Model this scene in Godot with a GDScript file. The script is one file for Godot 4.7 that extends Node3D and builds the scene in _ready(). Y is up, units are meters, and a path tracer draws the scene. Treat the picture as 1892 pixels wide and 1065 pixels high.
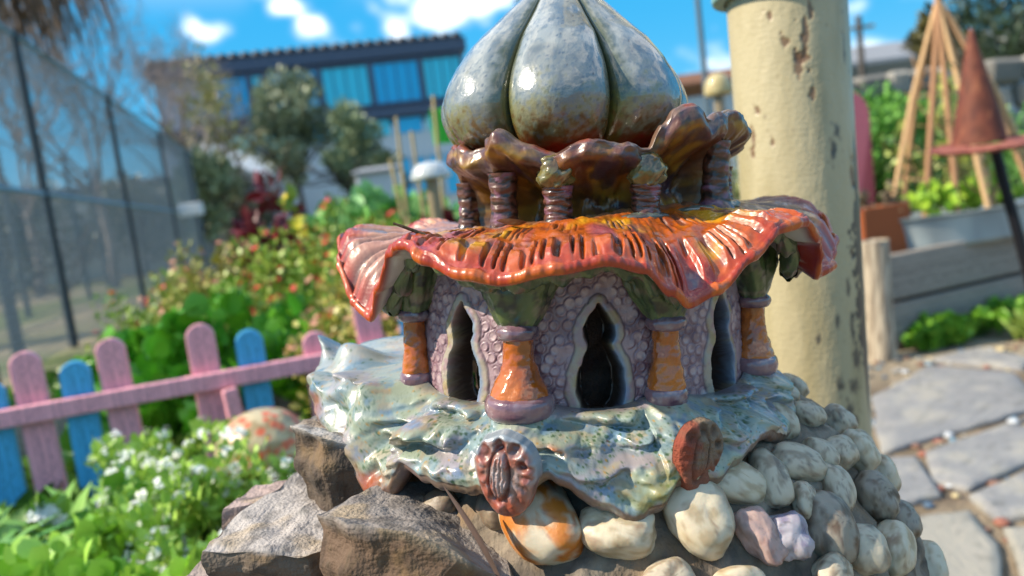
extends Node3D
# ---------------------------------------------------------------- shared state
var n1 := FastNoiseLite.new()      # broad fbm
var n2 := FastNoiseLite.new()      # fine fbm
var nc := FastNoiseLite.new()      # cells
var rng := RandomNumberGenerator.new()
var cp := Vector3.ZERO             # current point and colour of surf()
var cc := Color.WHITE
var used := {}
var M := {}

func lin(h: String) -> Color:
	return Color(h).srgb_to_linear()
func sm(a: float, b: float, x: float) -> float:
	return smoothstep(a, b, x)
func no(x: float, y: float, z: float, f: float) -> float:
	return n1.get_noise_3d(x * f, y * f, z * f)
func nf(x: float, y: float, z: float, f: float) -> float:
	return n2.get_noise_3d(x * f, y * f, z * f)

# ---------------------------------------------------------------- naming and tagging
func numbered(s: String) -> String:
	if not used.has(s):
		used[s] = 0
		return s
	used[s] += 1
	return "%s_%03d" % [s, used[s]]
func tag(o: Node3D, label: String, category: String, group := "") -> Node3D:
	o.set_meta("label", label)
	o.set_meta("category", category)
	if group != "":
		o.set_meta("group", group)
	return o
func thing(called: String, at: Vector3, label: String, category: String, group := "", turn := 0.0) -> Node3D:
	var o := Node3D.new()
	o.name = numbered(called)
	add_child(o)
	o.position = at
	o.rotation.y = turn
	return tag(o, label, category, group)
func part(called: String, m: Mesh, mat: Material, parent: Node3D, at := Vector3.ZERO, rot := Vector3.ZERO) -> MeshInstance3D:
	var o := MeshInstance3D.new()
	o.name = called if parent != self else numbered(called)
	o.mesh = m
	o.material_override = mat
	o.position = at
	o.rotation = rot
	parent.add_child(o, true)
	return o
func struct(called: String, m: Mesh, mat: Material, at := Vector3.ZERO) -> MeshInstance3D:
	var o := part(called, m, mat, self, at)
	o.set_meta("kind", "structure")
	return o
func dup(src: Node3D, at: Vector3, turn: float, label: String) -> Node3D:
	var o: Node3D = src.duplicate()
	o.name = numbered(String(src.name).rstrip("0123456789").rstrip("_"))
	add_child(o)
	o.position = at
	o.rotation.y = turn
	o.set_meta("label", label)
	return o

# ---------------------------------------------------------------- meshes
func finish(p: PackedVector3Array, c: PackedColorArray, ix: PackedInt32Array, smooth := true) -> ArrayMesh:
	var a := []
	a.resize(Mesh.ARRAY_MAX)
	if not smooth:
		var q := PackedVector3Array(); var qc := PackedColorArray(); var qn := PackedVector3Array()
		for t in range(0, ix.size(), 3):
			var n := (p[ix[t + 2]] - p[ix[t]]).cross(p[ix[t + 1]] - p[ix[t]]).normalized()
			for k in 3:
				q.append(p[ix[t + k]]); qc.append(c[ix[t + k]]); qn.append(n)
		a[Mesh.ARRAY_VERTEX] = q; a[Mesh.ARRAY_COLOR] = qc; a[Mesh.ARRAY_NORMAL] = qn
	else:
		var n := PackedVector3Array()
		n.resize(p.size())
		for t in range(0, ix.size(), 3):
			var i := ix[t]; var j := ix[t + 1]; var k := ix[t + 2]
			var f := (p[k] - p[i]).cross(p[j] - p[i])
			n[i] += f; n[j] += f; n[k] += f
		for i in n.size():
			n[i] = n[i].normalized()
		a[Mesh.ARRAY_VERTEX] = p; a[Mesh.ARRAY_COLOR] = c; a[Mesh.ARRAY_NORMAL] = n; a[Mesh.ARRAY_INDEX] = ix
	var m := ArrayMesh.new()
	m.add_surface_from_arrays(Mesh.PRIMITIVE_TRIANGLES, a)
	return m
# f(u, v) sets cp and cc; u runs round, v along; front faces look to the side where v rises left of u
func surf(nu: int, nv: int, f: Callable, closed := false, scale := 1.0, flip := false, smooth := true, keep = null) -> ArrayMesh:
	var cols := nu if closed else nu + 1
	var p := PackedVector3Array(); var c := PackedColorArray(); var ix := PackedInt32Array()
	p.resize(cols * (nv + 1)); c.resize(cols * (nv + 1))
	for j in nv + 1:
		for i in cols:
			f.call(float(i) / nu, float(j) / nv)
			p[j * cols + i] = cp * scale
			c[j * cols + i] = cc
	for j in nv:
		for i in nu:
			if keep != null and not keep.call((i + 0.5) / nu, (j + 0.5) / nv):
				continue
			var a := j * cols + i; var b := j * cols + (i + 1) % cols
			var d := a + cols; var e := b + cols
			if flip:
				ix.append_array([a, b, e, a, e, d])
			else:
				ix.append_array([a, e, b, a, d, e])
	return finish(p, c, ix, smooth)
func spline(pts: Array, t: float) -> Vector2:      # Catmull-Rom through Vector2 points, t in 0..1
	var k := t * (pts.size() - 1)
	var i := clampi(int(k), 0, pts.size() - 2)
	var f := k - i
	var a: Vector2 = pts[maxi(i - 1, 0)]; var b: Vector2 = pts[i]; var c: Vector2 = pts[i + 1]; var d: Vector2 = pts[mini(i + 2, pts.size() - 1)]
	return b.cubic_interpolate(c, a, d, f)
func table(t: Array, x: float) -> Vector2:          # periodic (360) smooth interpolation of rows [angle, a, b]
	var n := t.size()
	for i in n:
		var x0: float = t[i][0]
		var j := (i + 1) % n
		var x1: float = t[j][0] + (360.0 if j == 0 else 0.0)
		var q := x
		if j == 0 and x < t[0][0]:
			q += 360.0
		if q >= x0 and q <= x1:
			var f := (q - x0) / (x1 - x0)
			f = f * f * (3.0 - 2.0 * f)
			return Vector2(lerpf(t[i][1], t[j][1], f), lerpf(t[i][2], t[j][2], f))
	return Vector2(t[0][1], t[0][2])
func pol(th: float, r: float, y: float) -> Vector3:
	var a := deg_to_rad(th)
	return Vector3(sin(a) * r, y, cos(a) * r)
# dense at the front: u 0..1 -> degrees -180..180
func front(u: float) -> float:
	var x := u * 2.0 - 1.0
	return 180.0 * (0.52 * x + 0.48 * x * x * x)

func glaze(rough: float, coat: float, bump: float, scale: float, sss := 0.0) -> StandardMaterial3D:
	var m := StandardMaterial3D.new()
	m.vertex_color_use_as_albedo = true
	m.roughness = rough
	if coat > 0.0:
		m.clearcoat_enabled = true
		m.clearcoat = coat
		m.clearcoat_roughness = 0.06
	if bump > 0.0:
		m.heightmap_enabled = true
		m.heightmap_texture = M["bumpmap"]
		m.heightmap_scale = bump
		m.uv1_triplanar = true
		m.uv1_scale = Vector3.ONE * scale
	if sss > 0.0:
		m.subsurf_scatter_enabled = true
		m.subsurf_scatter_strength = sss
	return m
func plain(col: String, rough := 0.8, bump := 0.0, scale := 20.0) -> StandardMaterial3D:
	var m := glaze(rough, 0.0, bump, scale)
	m.vertex_color_use_as_albedo = false
	m.albedo_color = Color(col)
	return m
func grained(col: String, rough: float, way: int, scale: float, bump := 0.1) -> StandardMaterial3D:
	var m := plain(col, rough, bump, scale)
	m.albedo_texture = M["grain%d" % way]
	m.uv1_triplanar = true
	m.uv1_scale = Vector3.ONE * scale
	return m
func leafy(rough := 0.45, trans := 0.35) -> StandardMaterial3D:
	var m := StandardMaterial3D.new()
	m.vertex_color_use_as_albedo = true
	m.roughness = rough
	m.backlight_enabled = true
	m.backlight = Color(trans, trans, trans)
	return m

func _ready() -> void:
	for k in 3:
		var n: FastNoiseLite = [n1, n2, nc][k]
		n.seed = 11 + k
		n.noise_type = FastNoiseLite.TYPE_CELLULAR if k == 2 else FastNoiseLite.TYPE_SIMPLEX_SMOOTH
		n.frequency = 1.0
		n.fractal_type = FastNoiseLite.FRACTAL_NONE if k == 2 else FastNoiseLite.FRACTAL_FBM
		n.fractal_octaves = 3 if k == 0 else 4
	nc.cellular_return_type = FastNoiseLite.RETURN_DISTANCE
	rng.seed = 7
	stage()
	materials()
	house()
	environment_parts()

func stage() -> void:
	var cam := Camera3D.new()
	cam.name = "camera"
	cam.position = Vector3(0, 0.95, 0)
	cam.rotation_degrees = Vector3(-6.5, 0, -7.4)
	var at := CameraAttributesPhysical.new()
	at.frustum_focal_length = 31.6
	at.frustum_focus_distance = 0.49
	at.frustum_near = 0.05
	at.frustum_far = 600.0
	at.exposure_aperture = 5.8
	cam.attributes = at
	add_child(cam)
	cam.current = true
	var env := Environment.new()
	env.background_mode = Environment.BG_SKY
	env.sky = Sky.new()
	var sky := PanoramaSkyMaterial.new()
	sky.panorama = sky_image()
	env.sky.sky_material = sky
	env.tonemap_mode = Environment.TONE_MAPPER_LINEAR
	env.tonemap_exposure = 2.35
	env.sdfgi_enabled = true
	env.ssao_enabled = true
	env.ssil_enabled = true
	var we := WorldEnvironment.new()
	we.name = "air"
	we.environment = env
	add_child(we)
	var sun := DirectionalLight3D.new()
	sun.name = "sun"
	sun.light_energy = 1.1
	sun.light_color = Color(1.0, 0.95, 0.86)
	sun.light_angular_distance = 0.5
	sun.shadow_enabled = true
	add_child(sun)
	sun.look_at_from_position(Vector3(-0.74, 0.64, 0.10), Vector3.ZERO)

func sky_image() -> ImageTexture:
	var w := 1024; var h := 512
	var im := Image.create(w, h, false, Image.FORMAT_RGBF)
	var clumps := [[Vector3(-0.053, 0.2403, -0.9692), 0.05, 0.020], [Vector3(-0.02, 0.247, -0.969), 0.05, 0.022], [Vector3(-0.10, 0.236, -0.9667), 0.03, 0.018], [Vector3(-0.229, 0.2611, -0.9378), 0.03, 0.013], [Vector3(-0.2, 0.2415, -0.949), 0.04, 0.016], [Vector3(-0.31, 0.2392, -0.92), 0.03, 0.014], [Vector3(0.4268, 0.10, -0.9022), 0.05, 0.035], [Vector3(0.02, 0.262, -0.965), 0.06, 0.02], [Vector3(0.3, 0.12, -0.95), 0.08, 0.02]]
	for y in h:
		var el := PI * (0.5 - (y + 0.5) / h)
		for x in w:
			var az := TAU * (x + 0.5) / w
			var d := Vector3(sin(az) * cos(el), sin(el), -cos(az) * cos(el))
			var t := clampf(1.0 - maxf(d.y, 0.0), 0.0, 1.0)
			var c := Color(0.020, 0.16, 0.38).lerp(Color(0.018, 0.245, 0.43), pow(t, 2.0)).lerp(Color(0.28, 0.42, 0.48), pow(t, 14.0))
			var k := 0.0
			if d.y > 0.0:
				var q := Vector3(d.x, d.y * 2.2, d.z)
				k = sm(0.0, 0.32, no(q.x + 3.0, q.y, q.z, 2.6) + 0.35 * nf(q.x, q.y, q.z, 8.0)) * sm(0.08, 0.3, d.y - 0.16)
				for g in clumps:
					var o: Vector3 = d - g[0]
					var s: float = (o.x * o.x + o.z * o.z) / (g[1] * g[1]) + o.y * o.y / (g[2] * g[2] * 1.4)
					if s < 6.0:
						k = maxf(k, sm(0.25, 1.0, exp(-s * 1.3) + 0.9 * nf(d.x, d.y * 1.6, d.z, 16.0)) * 0.95)
			c = c.lerp(Color(0.86, 0.87, 0.88), k * 0.92)
			if d.y < 0.0:
				c = Color(0.20, 0.19, 0.17)
			im.set_pixel(x, y, c)
	return ImageTexture.create_from_image(im)

func materials() -> void:
	var nt := FastNoiseLite.new()
	nt.seed = 3
	nt.frequency = 0.03
	nt.fractal_octaves = 5
	var im := nt.get_seamless_image(256, 256)
	M["bumpmap"] = ImageTexture.create_from_image(im)
	for k in 2:      # streaky grain, along v and along u
		var gi := Image.create(256, 256, false, Image.FORMAT_RGB8)
		for y in 256:
			for x in 256:
				var a := float(x if k == 0 else y) / 256.0 * TAU; var b := float(y if k == 0 else x) / 256.0 * TAU
				var g := nf(cos(a) * 3.0, sin(a) * 3.0, 0.16 * sin(b), 1.0) + 0.5 * nf(cos(a) * 9.0, sin(a) * 9.0, 0.3 * cos(b), 1.0)
				var t := 0.95 + 0.16 * g - 0.25 * sm(0.25, 0.5, nf(cos(a) * 2.0 + 7.0, sin(a) * 2.0, sin(b) * 2.0 + cos(b), 1.3))
				gi.set_pixel(x, y, Color(t, t, t))
		M["grain%d" % k] = ImageTexture.create_from_image(gi)
	M["glaze"] = glaze(0.36, 0.42, 0.015, 40.0)
	M["glaze_wet"] = glaze(0.24, 0.85, 0.02, 40.0)
	M["glaze_dull"] = glaze(0.45, 0.3, 0.015, 40.0)
	M["clay"] = glaze(0.85, 0.0, 0.12, 40.0)
	M["stone"] = glaze(0.85, 0.0, 0.10, 34.0)
	M["pebble"] = glaze(0.5, 0.0, 0.02, 30.0, 0.12)
	M["leaf"] = leafy()
	M["petal"] = leafy(0.6, 0.5)

# ================================================================ the ceramic house (local millimetres)
const COLUMNS := [-65.0, -20.0, 19.5, 68.0, 115.0, 160.0, -155.0, -110.0]
const RIM := [[-155, 178, 82], [-132, 186, 118], [-112, 176, 90], [-102, 184, 110], [-92, 188, 110], [-82, 184, 92], [-74, 176, 66], [-66, 168, 57], [-59, 167, 80], [-51, 170, 106], [-42, 176, 112], [-34, 184, 103], [-25, 188, 95], [-18, 187, 92], [-8, 188, 98], [1, 188, 102], [7, 185, 97], [13, 177, 82], [18, 171, 73], [25, 170, 79], [34, 174, 98], [42, 178, 114], [50, 183, 117], [57, 184, 105], [69, 181, 76], [78, 194, 80], [88, 205, 96], [98, 209, 116], [106, 204, 121], [116, 190, 104], [126, 182, 84], [138, 186, 118], [160, 178, 82]]

func shell_at(th: float) -> float:      # the two rolled, ribbed lobes at the ends
	return maxf(sm(74.0, 88.0, th) * (1.0 - sm(108.0, 122.0, th)), sm(-112.0, -98.0, th) * (1.0 - sm(-78.0, -62.0, th)))
func roof_xyz(th: float, u: float) -> Vector3:
	var q := table(RIM, th)
	var rim := q.x + 2.0 * no(th * 0.05, 3.0, 0.0, 1.4)
	var y0 := 117.0 + 9.0 * sin(deg_to_rad(th))
	var r := lerpf(96.0, rim, u)
	var y := lerpf(y0, 84.0, pow(u, 1.2)) + (q.y - 84.0) * pow(u, 2.2) + 4.0 * sin(u * PI)
	var sh := shell_at(th)
	y += sh * (7.0 if th > 0.0 else 5.0) * sin(PI * pow(u, 2.6))
	r += sh * 6.0 * sin(PI * pow(u, 2.0))
	return Vector3(r, y, th)

func roof_point(u: float, v: float) -> void:
	var th := front(u)
	var top := 0.74
	var a := deg_to_rad(th)
	var x := sin(a) * 150.0
	var z := cos(a) * 150.0
	var warp := no(x, 0.0, z, 0.02) * 3.0
	var shell := shell_at(th)
	var ridge := sin(a * 112.0 + warp * 3.0)
	if v <= top:
		var s := v / top
		var k := roof_xyz(th, s)
		var r := k.x; var y := k.y
		# a row of deep radial cuts just above the edge, finer ticks higher up, fanned by the potter's hand
		var f1 := sin(a * 118.0 + warp * 5.0 + (s - 0.9) * 9.0 * sin(a * 5.0 + 0.6))
		var f2 := sin(a * 150.0 + warp * 4.0 + 1.0 + s * 14.0 * sin(a * 4.0 + 1.0))
		var e1 := no(x, z, 0.0, 0.03)
		var row1 := sm(0.62, 0.70, s + 0.08 * e1) * (1.0 - sm(0.93, 0.98, s + 0.06 * no(x, z, 5.0, 0.05)))
		var row2 := sm(0.26, 0.32, s + 0.08 * no(x, z, 9.0, 0.03)) * (1.0 - sm(0.50, 0.58, s + 0.14 * no(x, z, 2.0, 0.04)))
		var skip := sm(-0.42, -0.12, nf(x, s * 60.0, z, 0.03))
		var c1 := pow(sm(-0.5, 1.0, f1), 2.4) * row1 * skip * (1.0 - shell)
		var c2 := sm(0.0, 0.8, f2) * row2 * sm(-0.25, 0.1, no(x, z, 21.0, 0.03)) * (1.0 - shell)
		var c3 := sm(-0.4, 0.8, sin(a * 84.0 + warp * 2.0 + 4.0 * s)) * sm(0.28, 0.5, s) * shell
		y -= c1 * 3.4 + c2 * 1.5 + c3 * 3.4
		r -= c3 * 1.6 * s
		y += row1 * skip * (1.0 - sm(0.0, 0.7, f1)) * 2.0 * (1.0 - shell) + 2.2 * no(x, s * 120.0, z, 0.03) + 1.3 * nf(x, s * 110.0, z, 0.06)
		y -= 6.0 * pow(sm(0.80, 1.0, s), 2.0)
		y += sm(0.85, 1.0, s) * (1.0 - shell) * (1.2 + 0.7 * ridge * sm(-0.3, 0.1, e1) + 2.0 * nf(x, 7.0, z, 0.045))
		cp = pol(th, r, y)
		var g := no(x, s * 90.0, z, 0.018)
		var g2 := nf(x, s * 80.0, z, 0.05)
		var c := lin("a34c10").lerp(lin("bd851c"), sm(-0.12, 0.3, g + 0.34 * sm(12.0, 45.0, th) * sm(70.0, 60.0, th) - 0.6 * absf(s - 0.5)))
		c = c.lerp(lin("6f3218"), sm(0.08, 0.42, g2) * 0.75)
		c = c.lerp(lin("765a48"), (1.0 - sm(0.08, 0.2, s)) * 0.75)
		c = c.lerp(lin("7f3f56"), sm(0.12, 0.4, no(x, z, 33.0, 0.028)) * 0.6 * sm(0.3, 0.45, s) * (1.0 - sm(0.75, 0.85, s)))
		c = c.lerp(lin("ac4c10"), sm(0.8, 0.9, s))
		c = c.lerp(lin("8f220f"), sm(0.88, 1.0, s + 0.2 * g2) * 0.6)
		c = c.lerp(lin("9c2410"), sm(0.12, 0.4, no(x, z, 50.0, 0.02) + 0.3 * g2) * sm(0.55, 0.85, s) * 0.85)
		var pale := (1.0 - sm(-62.0, -50.0, th + 10.0 * g2)) * sm(-150.0, -120.0, th)  # left lobes paler, their strong reflection put into the glaze colour
		c = c.lerp(lin("a98070").lerp(lin("9c3626"), sm(0.7, 0.97, s + 0.25 * g)), pale * 0.85)
		c = c.lerp(lin("93654a"), shell * sm(60.0, 70.0, th) * (1.0 - sm(0.6, 0.85, s)) * 0.8)
		c = c.lerp(lin("a83a10"), shell * sm(60.0, 70.0, th) * sm(0.7, 0.95, s + 0.1 * g2) * 0.8)
		c = c.lerp(lin("37302f").lerp(lin("586069"), sm(0.1, 0.35, g)), clampf(c1 * 0.85 * sm(-0.25, 0.3, g2 + 0.05) + c2 * 0.65 + c3 * 0.7, 0.0, 0.92))
		cc = c
	else:
		var k := roof_xyz(th, 1.0)
		var w := (v - top) / (1.0 - top)
		var lip := 0.34
		var lump := (0.12 * ridge * (1.0 - shell) + 1.0 * sin(a * 84.0 + warp * 2.0 + 4.0) * shell) + 2.6 * nf(x, z, 4.0, 0.045) + 2.0 * nf(x, z, 14.0, 0.1)
		if w < lip:
			var b := w / lip * PI
			cp = pol(th, k.x + sin(b) * (2.6 + lump), k.y - 9.6 + 3.6 * cos(b) + 1.2 + lump * (1.0 - w / lip))
			cc = lin("98300e").lerp(lin("b55410"), sm(-0.1, 0.3, nf(x, z, 4.0, 0.045)))
			cc = cc.lerp(lin("b5502a"), 0.4 * sm(-50.0, -62.0, th))
		else:
			var s := 1.0 - (w - lip) / (1.0 - lip)
			var q := roof_xyz(th, lerpf(0.34, 1.0, s))
			cp = pol(th, q.x - 1.5, q.y - 7.2 - 4.0 * s - 5.0 * sin(s * PI) + 2.0 * no(x, z, s * 50.0, 0.04))
			var drip := sm(0.62, 0.78, s + 0.35 * no(th, 1.0, 0.0, 0.3)) * sm(56.0, 60.0, th) * (1.0 - sm(74.0, 80.0, th))
			var c := lin("b0a9a4").lerp(lin("807382"), sm(-0.1, 0.4, no(x, z, s * 60.0, 0.03)))
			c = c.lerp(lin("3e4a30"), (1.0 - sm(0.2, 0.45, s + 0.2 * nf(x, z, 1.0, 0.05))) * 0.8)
			cc = c.lerp(lin("7a1c12"), maxf(drip, sm(0.92, 1.0, s) * 0.7))

func door_half(y: float) -> float:
	# half width of the gourd-shaped opening at height y
	if y < -12.0 or y > 62.0:
		return -1.0
	var pts := [[-12.0, 0.0], [-10.0, 9.0], [-6.0, 13.0], [5.0, 15.6], [16.0, 14.8], [25.0, 11.5], [31.0, 8.4], [35.0, 7.6], [40.0, 9.6], [46.0, 9.8], [53.0, 6.0], [59.0, 1.8], [62.0, 0.0]]
	for i in pts.size() - 1:
		if y <= pts[i + 1][0]:
			return lerpf(pts[i][1], pts[i + 1][1], (y - pts[i][0]) / (pts[i + 1][0] - pts[i][0]))
	return 0.0
func door_d(x: float, y: float) -> float:
	if y > 61.0:
		return Vector2(x, y - 61.0).length()
	if y < -11.0:
		return Vector2(maxf(absf(x) - 9.0, 0.0), y + 11.0).length()
	var d := absf(x) - door_half(y)
	return d * 0.85

var bay := 0.0
func wall_point(u: float, v: float) -> void:
	# one bay of the wall: x runs 52 mm to either side of the door's middle
	var x := (u - 0.5) * 106.0
	var y := lerpf(-20.0, 88.0, v)
	var a := rad_to_deg(x / 132.0)
	var r := 131.0 - 0.05 * y + 1.2 * no(x + bay, y, bay, 0.05)
	var wob := 1.6 * nf(x, y, bay, 0.06)
	var d := door_d(x + wob, y)
	var g := nf(x, y, bay * 3.0, 0.07)
	var c := lin("9a8388").lerp(lin("85696f"), sm(-0.2, 0.3, g))
	if d > 6.6:
		# stamped rings on a jittered hex grid
		var s := 8.4
		var best := 99.0
		var jx := 0.0
		for jj in range(-1, 2):
			var row := floorf(y / (s * 0.87)) + jj
			for ii in range(-1, 2):
				var col := floorf(x / s) + ii
				var h := Vector2((col + 0.5 + 0.5 * fmod(absf(row), 2.0)) * s, (row + 0.5) * s * 0.87)
				var e := nf(h.x * 1.7, h.y * 1.7, bay, 0.37)
				var o := Vector2(x, y) - h - Vector2(e, nf(h.y, h.x, bay, 0.31)) * 4.8
				var l := o.length()
				if l < best:
					best = l
					jx = e
		var on := sm(-0.32, -0.1, no(x, y, bay * 2.0, 0.035)) * sm(6.6, 8.0, d) * (1.0 - sm(43.0, 47.0, absf(x)))
		var rr := 2.9 + 1.3 * jx
		var ring := exp(-pow((best - rr) / 0.55, 2.0))
		var groove := exp(-pow((best - rr - 1.0) / 0.45, 2.0))
		var dent := 1.0 - sm(rr - 0.9, rr - 0.3, best)
		r += on * (ring * 0.55 - groove * 0.5)
		c = c.lerp(lin("5c3a4a"), on * groove * 0.75)
		c = c.lerp(lin("8c6c7a"), on * ring * 0.4)
		c = c.lerp(lin("b39c9c"), on * dent * (0.35 + 0.5 * sm(-0.2, 0.3, jx)))
		c = c.lerp(lin("5a3d4c"), on * sm(0.1, 0.4, nf(x, y, bay + 5.0, 0.045)) * 0.6)
	var frame := 1.0 - sm(5.6, 7.0, d)
	r += frame * 1.4 * sqrt(clampf(1.0 - pow((d - 2.6) / 4.6, 2.0), 0.0, 1.0))
	var fc := lin("9a8f80").lerp(lin("94797a"), sm(-0.1, 0.3, g)).lerp(lin("56789a"), sm(3.0, 9.0, x + 8.0 * g) * (1.0 - sm(1.0, 4.5, d)) * 0.7).lerp(lin("8f7b33"), sm(0.1, 0.35, nf(x, y, 7.0 + bay, 0.04)) * 0.55)
	c = c.lerp(fc, frame)
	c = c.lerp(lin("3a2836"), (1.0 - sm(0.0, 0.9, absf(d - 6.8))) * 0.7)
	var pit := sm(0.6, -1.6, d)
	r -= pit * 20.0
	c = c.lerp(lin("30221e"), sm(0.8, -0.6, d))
	if sm(1.0, 6.0, 12.0 - absf(y + 16.0)) > 0.0 and d > 6.0:
		c = c.lerp(lin("a9b0b4"), sm(-3.0, -12.0, y + 6.0 * g) * 0.8)
	cp = pol(a, r, y)
	cc = c

func lathe(prof: Array, seg: int, rows: int, paint: Callable, wob := 0.6) -> ArrayMesh:
	var f := func(u: float, v: float) -> void:
		var q := spline(prof, v)
		var a := u * TAU
		var n := wob * no(cos(a) * q.x * 3.0 + prof[0].x * 13.0, q.y * 3.0, sin(a) * q.x * 3.0, 0.03)
		var r := maxf(q.x + n, 0.0)
		cp = Vector3(sin(a) * r, q.y, cos(a) * r)
		paint.call(a, v, cp)
	return surf(seg, rows, f, true, 0.001)

func mottled(c1: String, c2: String, c3: String, f := 0.06) -> Callable:
	var a := lin(c1); var b := lin(c2); var c := lin(c3)
	return func(_a: float, _v: float, p: Vector3) -> void:
		var g := nf(p.x, p.y, p.z + 31.0, f)
		cc = a.lerp(b, sm(-0.15, 0.25, g)).lerp(c, sm(0.12, 0.4, nf(p.z, p.x, p.y, f * 1.7)) * 0.8)

func skirt_edge(th: float) -> Vector2:
	return table(SKIRT, th)
const SKIRT := [[-160, 195, -40], [-130, 205, -32], [-110, 214, -14], [-92, 216, -16], [-80, 206, -30], [-68, 192, -46], [-57, 184, -68], [-50, 180, -58], [-44, 178, -40], [-34, 178, -46], [-26, 178, -45], [-20, 179, -48], [-11, 177, -34], [-2, 178, -48], [5, 180, -57], [10, 178, -52], [15, 176, -42], [21, 175, -44], [29, 174, -36], [38, 170, -26], [50, 168, -34], [62, 166, -30], [75, 160, -22], [95, 170, -30], [130, 180, -36], [165, 190, -40]]

func skirt_point(u: float, v: float) -> void:
	var th := front(u)
	var a := deg_to_rad(th)
	var q := skirt_edge(th)
	var x := sin(a) * 170.0; var z := cos(a) * 170.0
	var under := clampf((v - 0.80) / 0.20, 0.0, 1.0)
	var s := minf(v / 0.80, 1.0)
	# ridge under each column, hollow between
	var ridge := 0.0
	for k in 8:
		var d := fposmod(th - COLUMNS[k] + 180.0, 360.0) - 180.0
		ridge = maxf(ridge, exp(-d * d / 90.0))
	var out := lerpf(sm(-0.05, 0.88, s), pow(sin(s * PI * 0.5), 0.7), ridge)
	var r := lerpf(133.0, q.x, out)
	var left := sm(-62.0, -85.0, th) * sm(-150.0, -120.0, th)
	var y := lerpf(lerpf(-6.0, 2.0, ridge) + left * 12.0, q.y, pow(s, lerpf(1.25, 1.7, left)))
	var fold := no(x, y * 1.4, z, 0.022)
	var fold2 := no(x + 50.0, y, z, 0.05)
	var mid := sin(s * PI)
	r += (fold * 11.0 + fold2 * 3.0) * sqrt(mid) + ridge * 4.0 * mid
	y += fold2 * 1.0 * mid
	# swags that loop from column to column
	var hang := 999.0
	for k in 8:
		var d := fposmod(th - COLUMNS[k] + 180.0, 360.0)
		var e := d - 180.0
		if absf(e) < absf(hang): hang = e
	var u0 := absf(hang) / 21.0
	var swag := sin((y + 15.0 * u0 * u0 - 22.0 * u0) * 0.42 + fold * 5.0)
	r += swag * 4.0 * mid * sm(0.1, 0.5, u0)
	# sill roll under the doors
	for k in 4:
		var d: float = th - [-42.0, 1.5, 45.0, 92.0][k]
		var w := exp(-pow(d / 9.0, 4.0))
		r += w * 12.0 * exp(-pow((s - 0.15) / 0.08, 2.0))
		y += w * 3.0 * exp(-pow((s - 0.12) / 0.06, 2.0))
	# scalloped ledge between the first two columns
	var dl := (th + 41.0) / 9.5
	var led := exp(-pow(dl, 6.0))
	r += led * 18.0 * exp(-pow((s - 0.52) / 0.10, 2.0)) - led * 4.0 * exp(-pow((s - 0.70) / 0.10, 2.0))
	y += led * 5.0 * exp(-pow((s - 0.42) / 0.08, 2.0))
	# curled crests on the left
	for k in 5:
		var e: Array = [[-76.0, 0.52, 6.0, 12.0], [-90.0, 0.42, 5.0, 17.0], [-101.0, 0.72, 5.0, 22.0], [-84.0, 0.78, 5.0, 14.0], [-67.0, 0.36, 5.0, 9.0]][k]
		var g: float = exp(-pow((th - e[0]) / e[2], 2.0) - pow((s - e[1]) / 0.13, 2.0))
		r += g * e[3] * 0.7
		y += g * e[3]
	if th > 12.0 and th < 36.0:     # stems curling down to the bare medallion
		r += 3.5 * exp(-pow((th - 14.5 + s * 3.0) / 3.4, 2.0)) * sm(0.1, 0.3, s) * (1.0 - sm(0.7, 0.9, s))
		r += 5.0 * exp(-pow((th - 31.0 - s * 4.0) / 3.0, 2.0)) * sm(0.1, 0.3, s) * (1.0 - sm(0.7, 0.9, s))
	var edge_n := nf(x, 3.0, z, 0.03)
	y += edge_n * 7.0 * sm(0.5, 1.0, s)
	r += 3.0 * sm(0.75, 1.0, s) * (1.0 - under)
	r -= 11.0 * (1.0 - cos(under * PI)) * 0.5 + 14.0 * sm(0.6, 1.0, under)
	y += -7.0 * sin(under * PI) + 12.0 * sm(0.6, 1.0, under)
	cp = pol(th, r, y)
	x = cp.x; z = cp.z; y = cp.y
	var g1 := no(x, y * 1.5, z, 0.016)
	var g2 := no(z + 90.0, y * 1.5, x, 0.02)
	var g3 := nf(x, y, z, 0.05)
	var c := lin("8b9380").lerp(lin("7b8e94"), sm(-0.05, 0.3, g1) * 0.8).lerp(lin("8f7f86"), sm(0.0, 0.28, g2) * 0.75).lerp(lin("9d9178"), sm(0.08, 0.32, g3) * 0.8)
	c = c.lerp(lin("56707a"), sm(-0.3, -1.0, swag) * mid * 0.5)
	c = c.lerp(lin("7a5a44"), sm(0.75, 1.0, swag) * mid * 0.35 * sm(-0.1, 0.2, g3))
	c = c.lerp(lin("3f6f9a"), sm(0.22, 0.42, nf(x, y, z + 70.0, 0.035)) * 0.45)
	c = c.lerp(lin("9fa0a2"), left * 0.5)
	c = c.lerp(lin("3f6f8c"), left * sm(0.12, 0.3, fold2) * 0.6)
	# green and amber spots in the glaze
	var spot := nc.get_noise_3d(x * 0.24, y * 0.24, z * 0.24)
	var dens := sm(-0.1, 0.3, no(x, y, z + 40.0, 0.02)) * 0.20 + 0.0
	c = c.lerp(lin("34502a"), sm(-0.82 + dens, -0.88 + dens * 0.8, spot) * 0.85)
	var spot3 := nc.get_noise_3d(x * 0.5, y * 0.5, z * 0.5 + 3.0)
	c = c.lerp(lin("3a5640"), sm(-0.80 + dens, -0.88 + dens, spot3) * 0.4)
	var spot2 := nc.get_noise_3d(x * 0.17 + 9.0, y * 0.17, z * 0.17)
	c = c.lerp(lin("a87a24"), sm(-0.82, -0.90, spot2) * 0.8)
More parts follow.
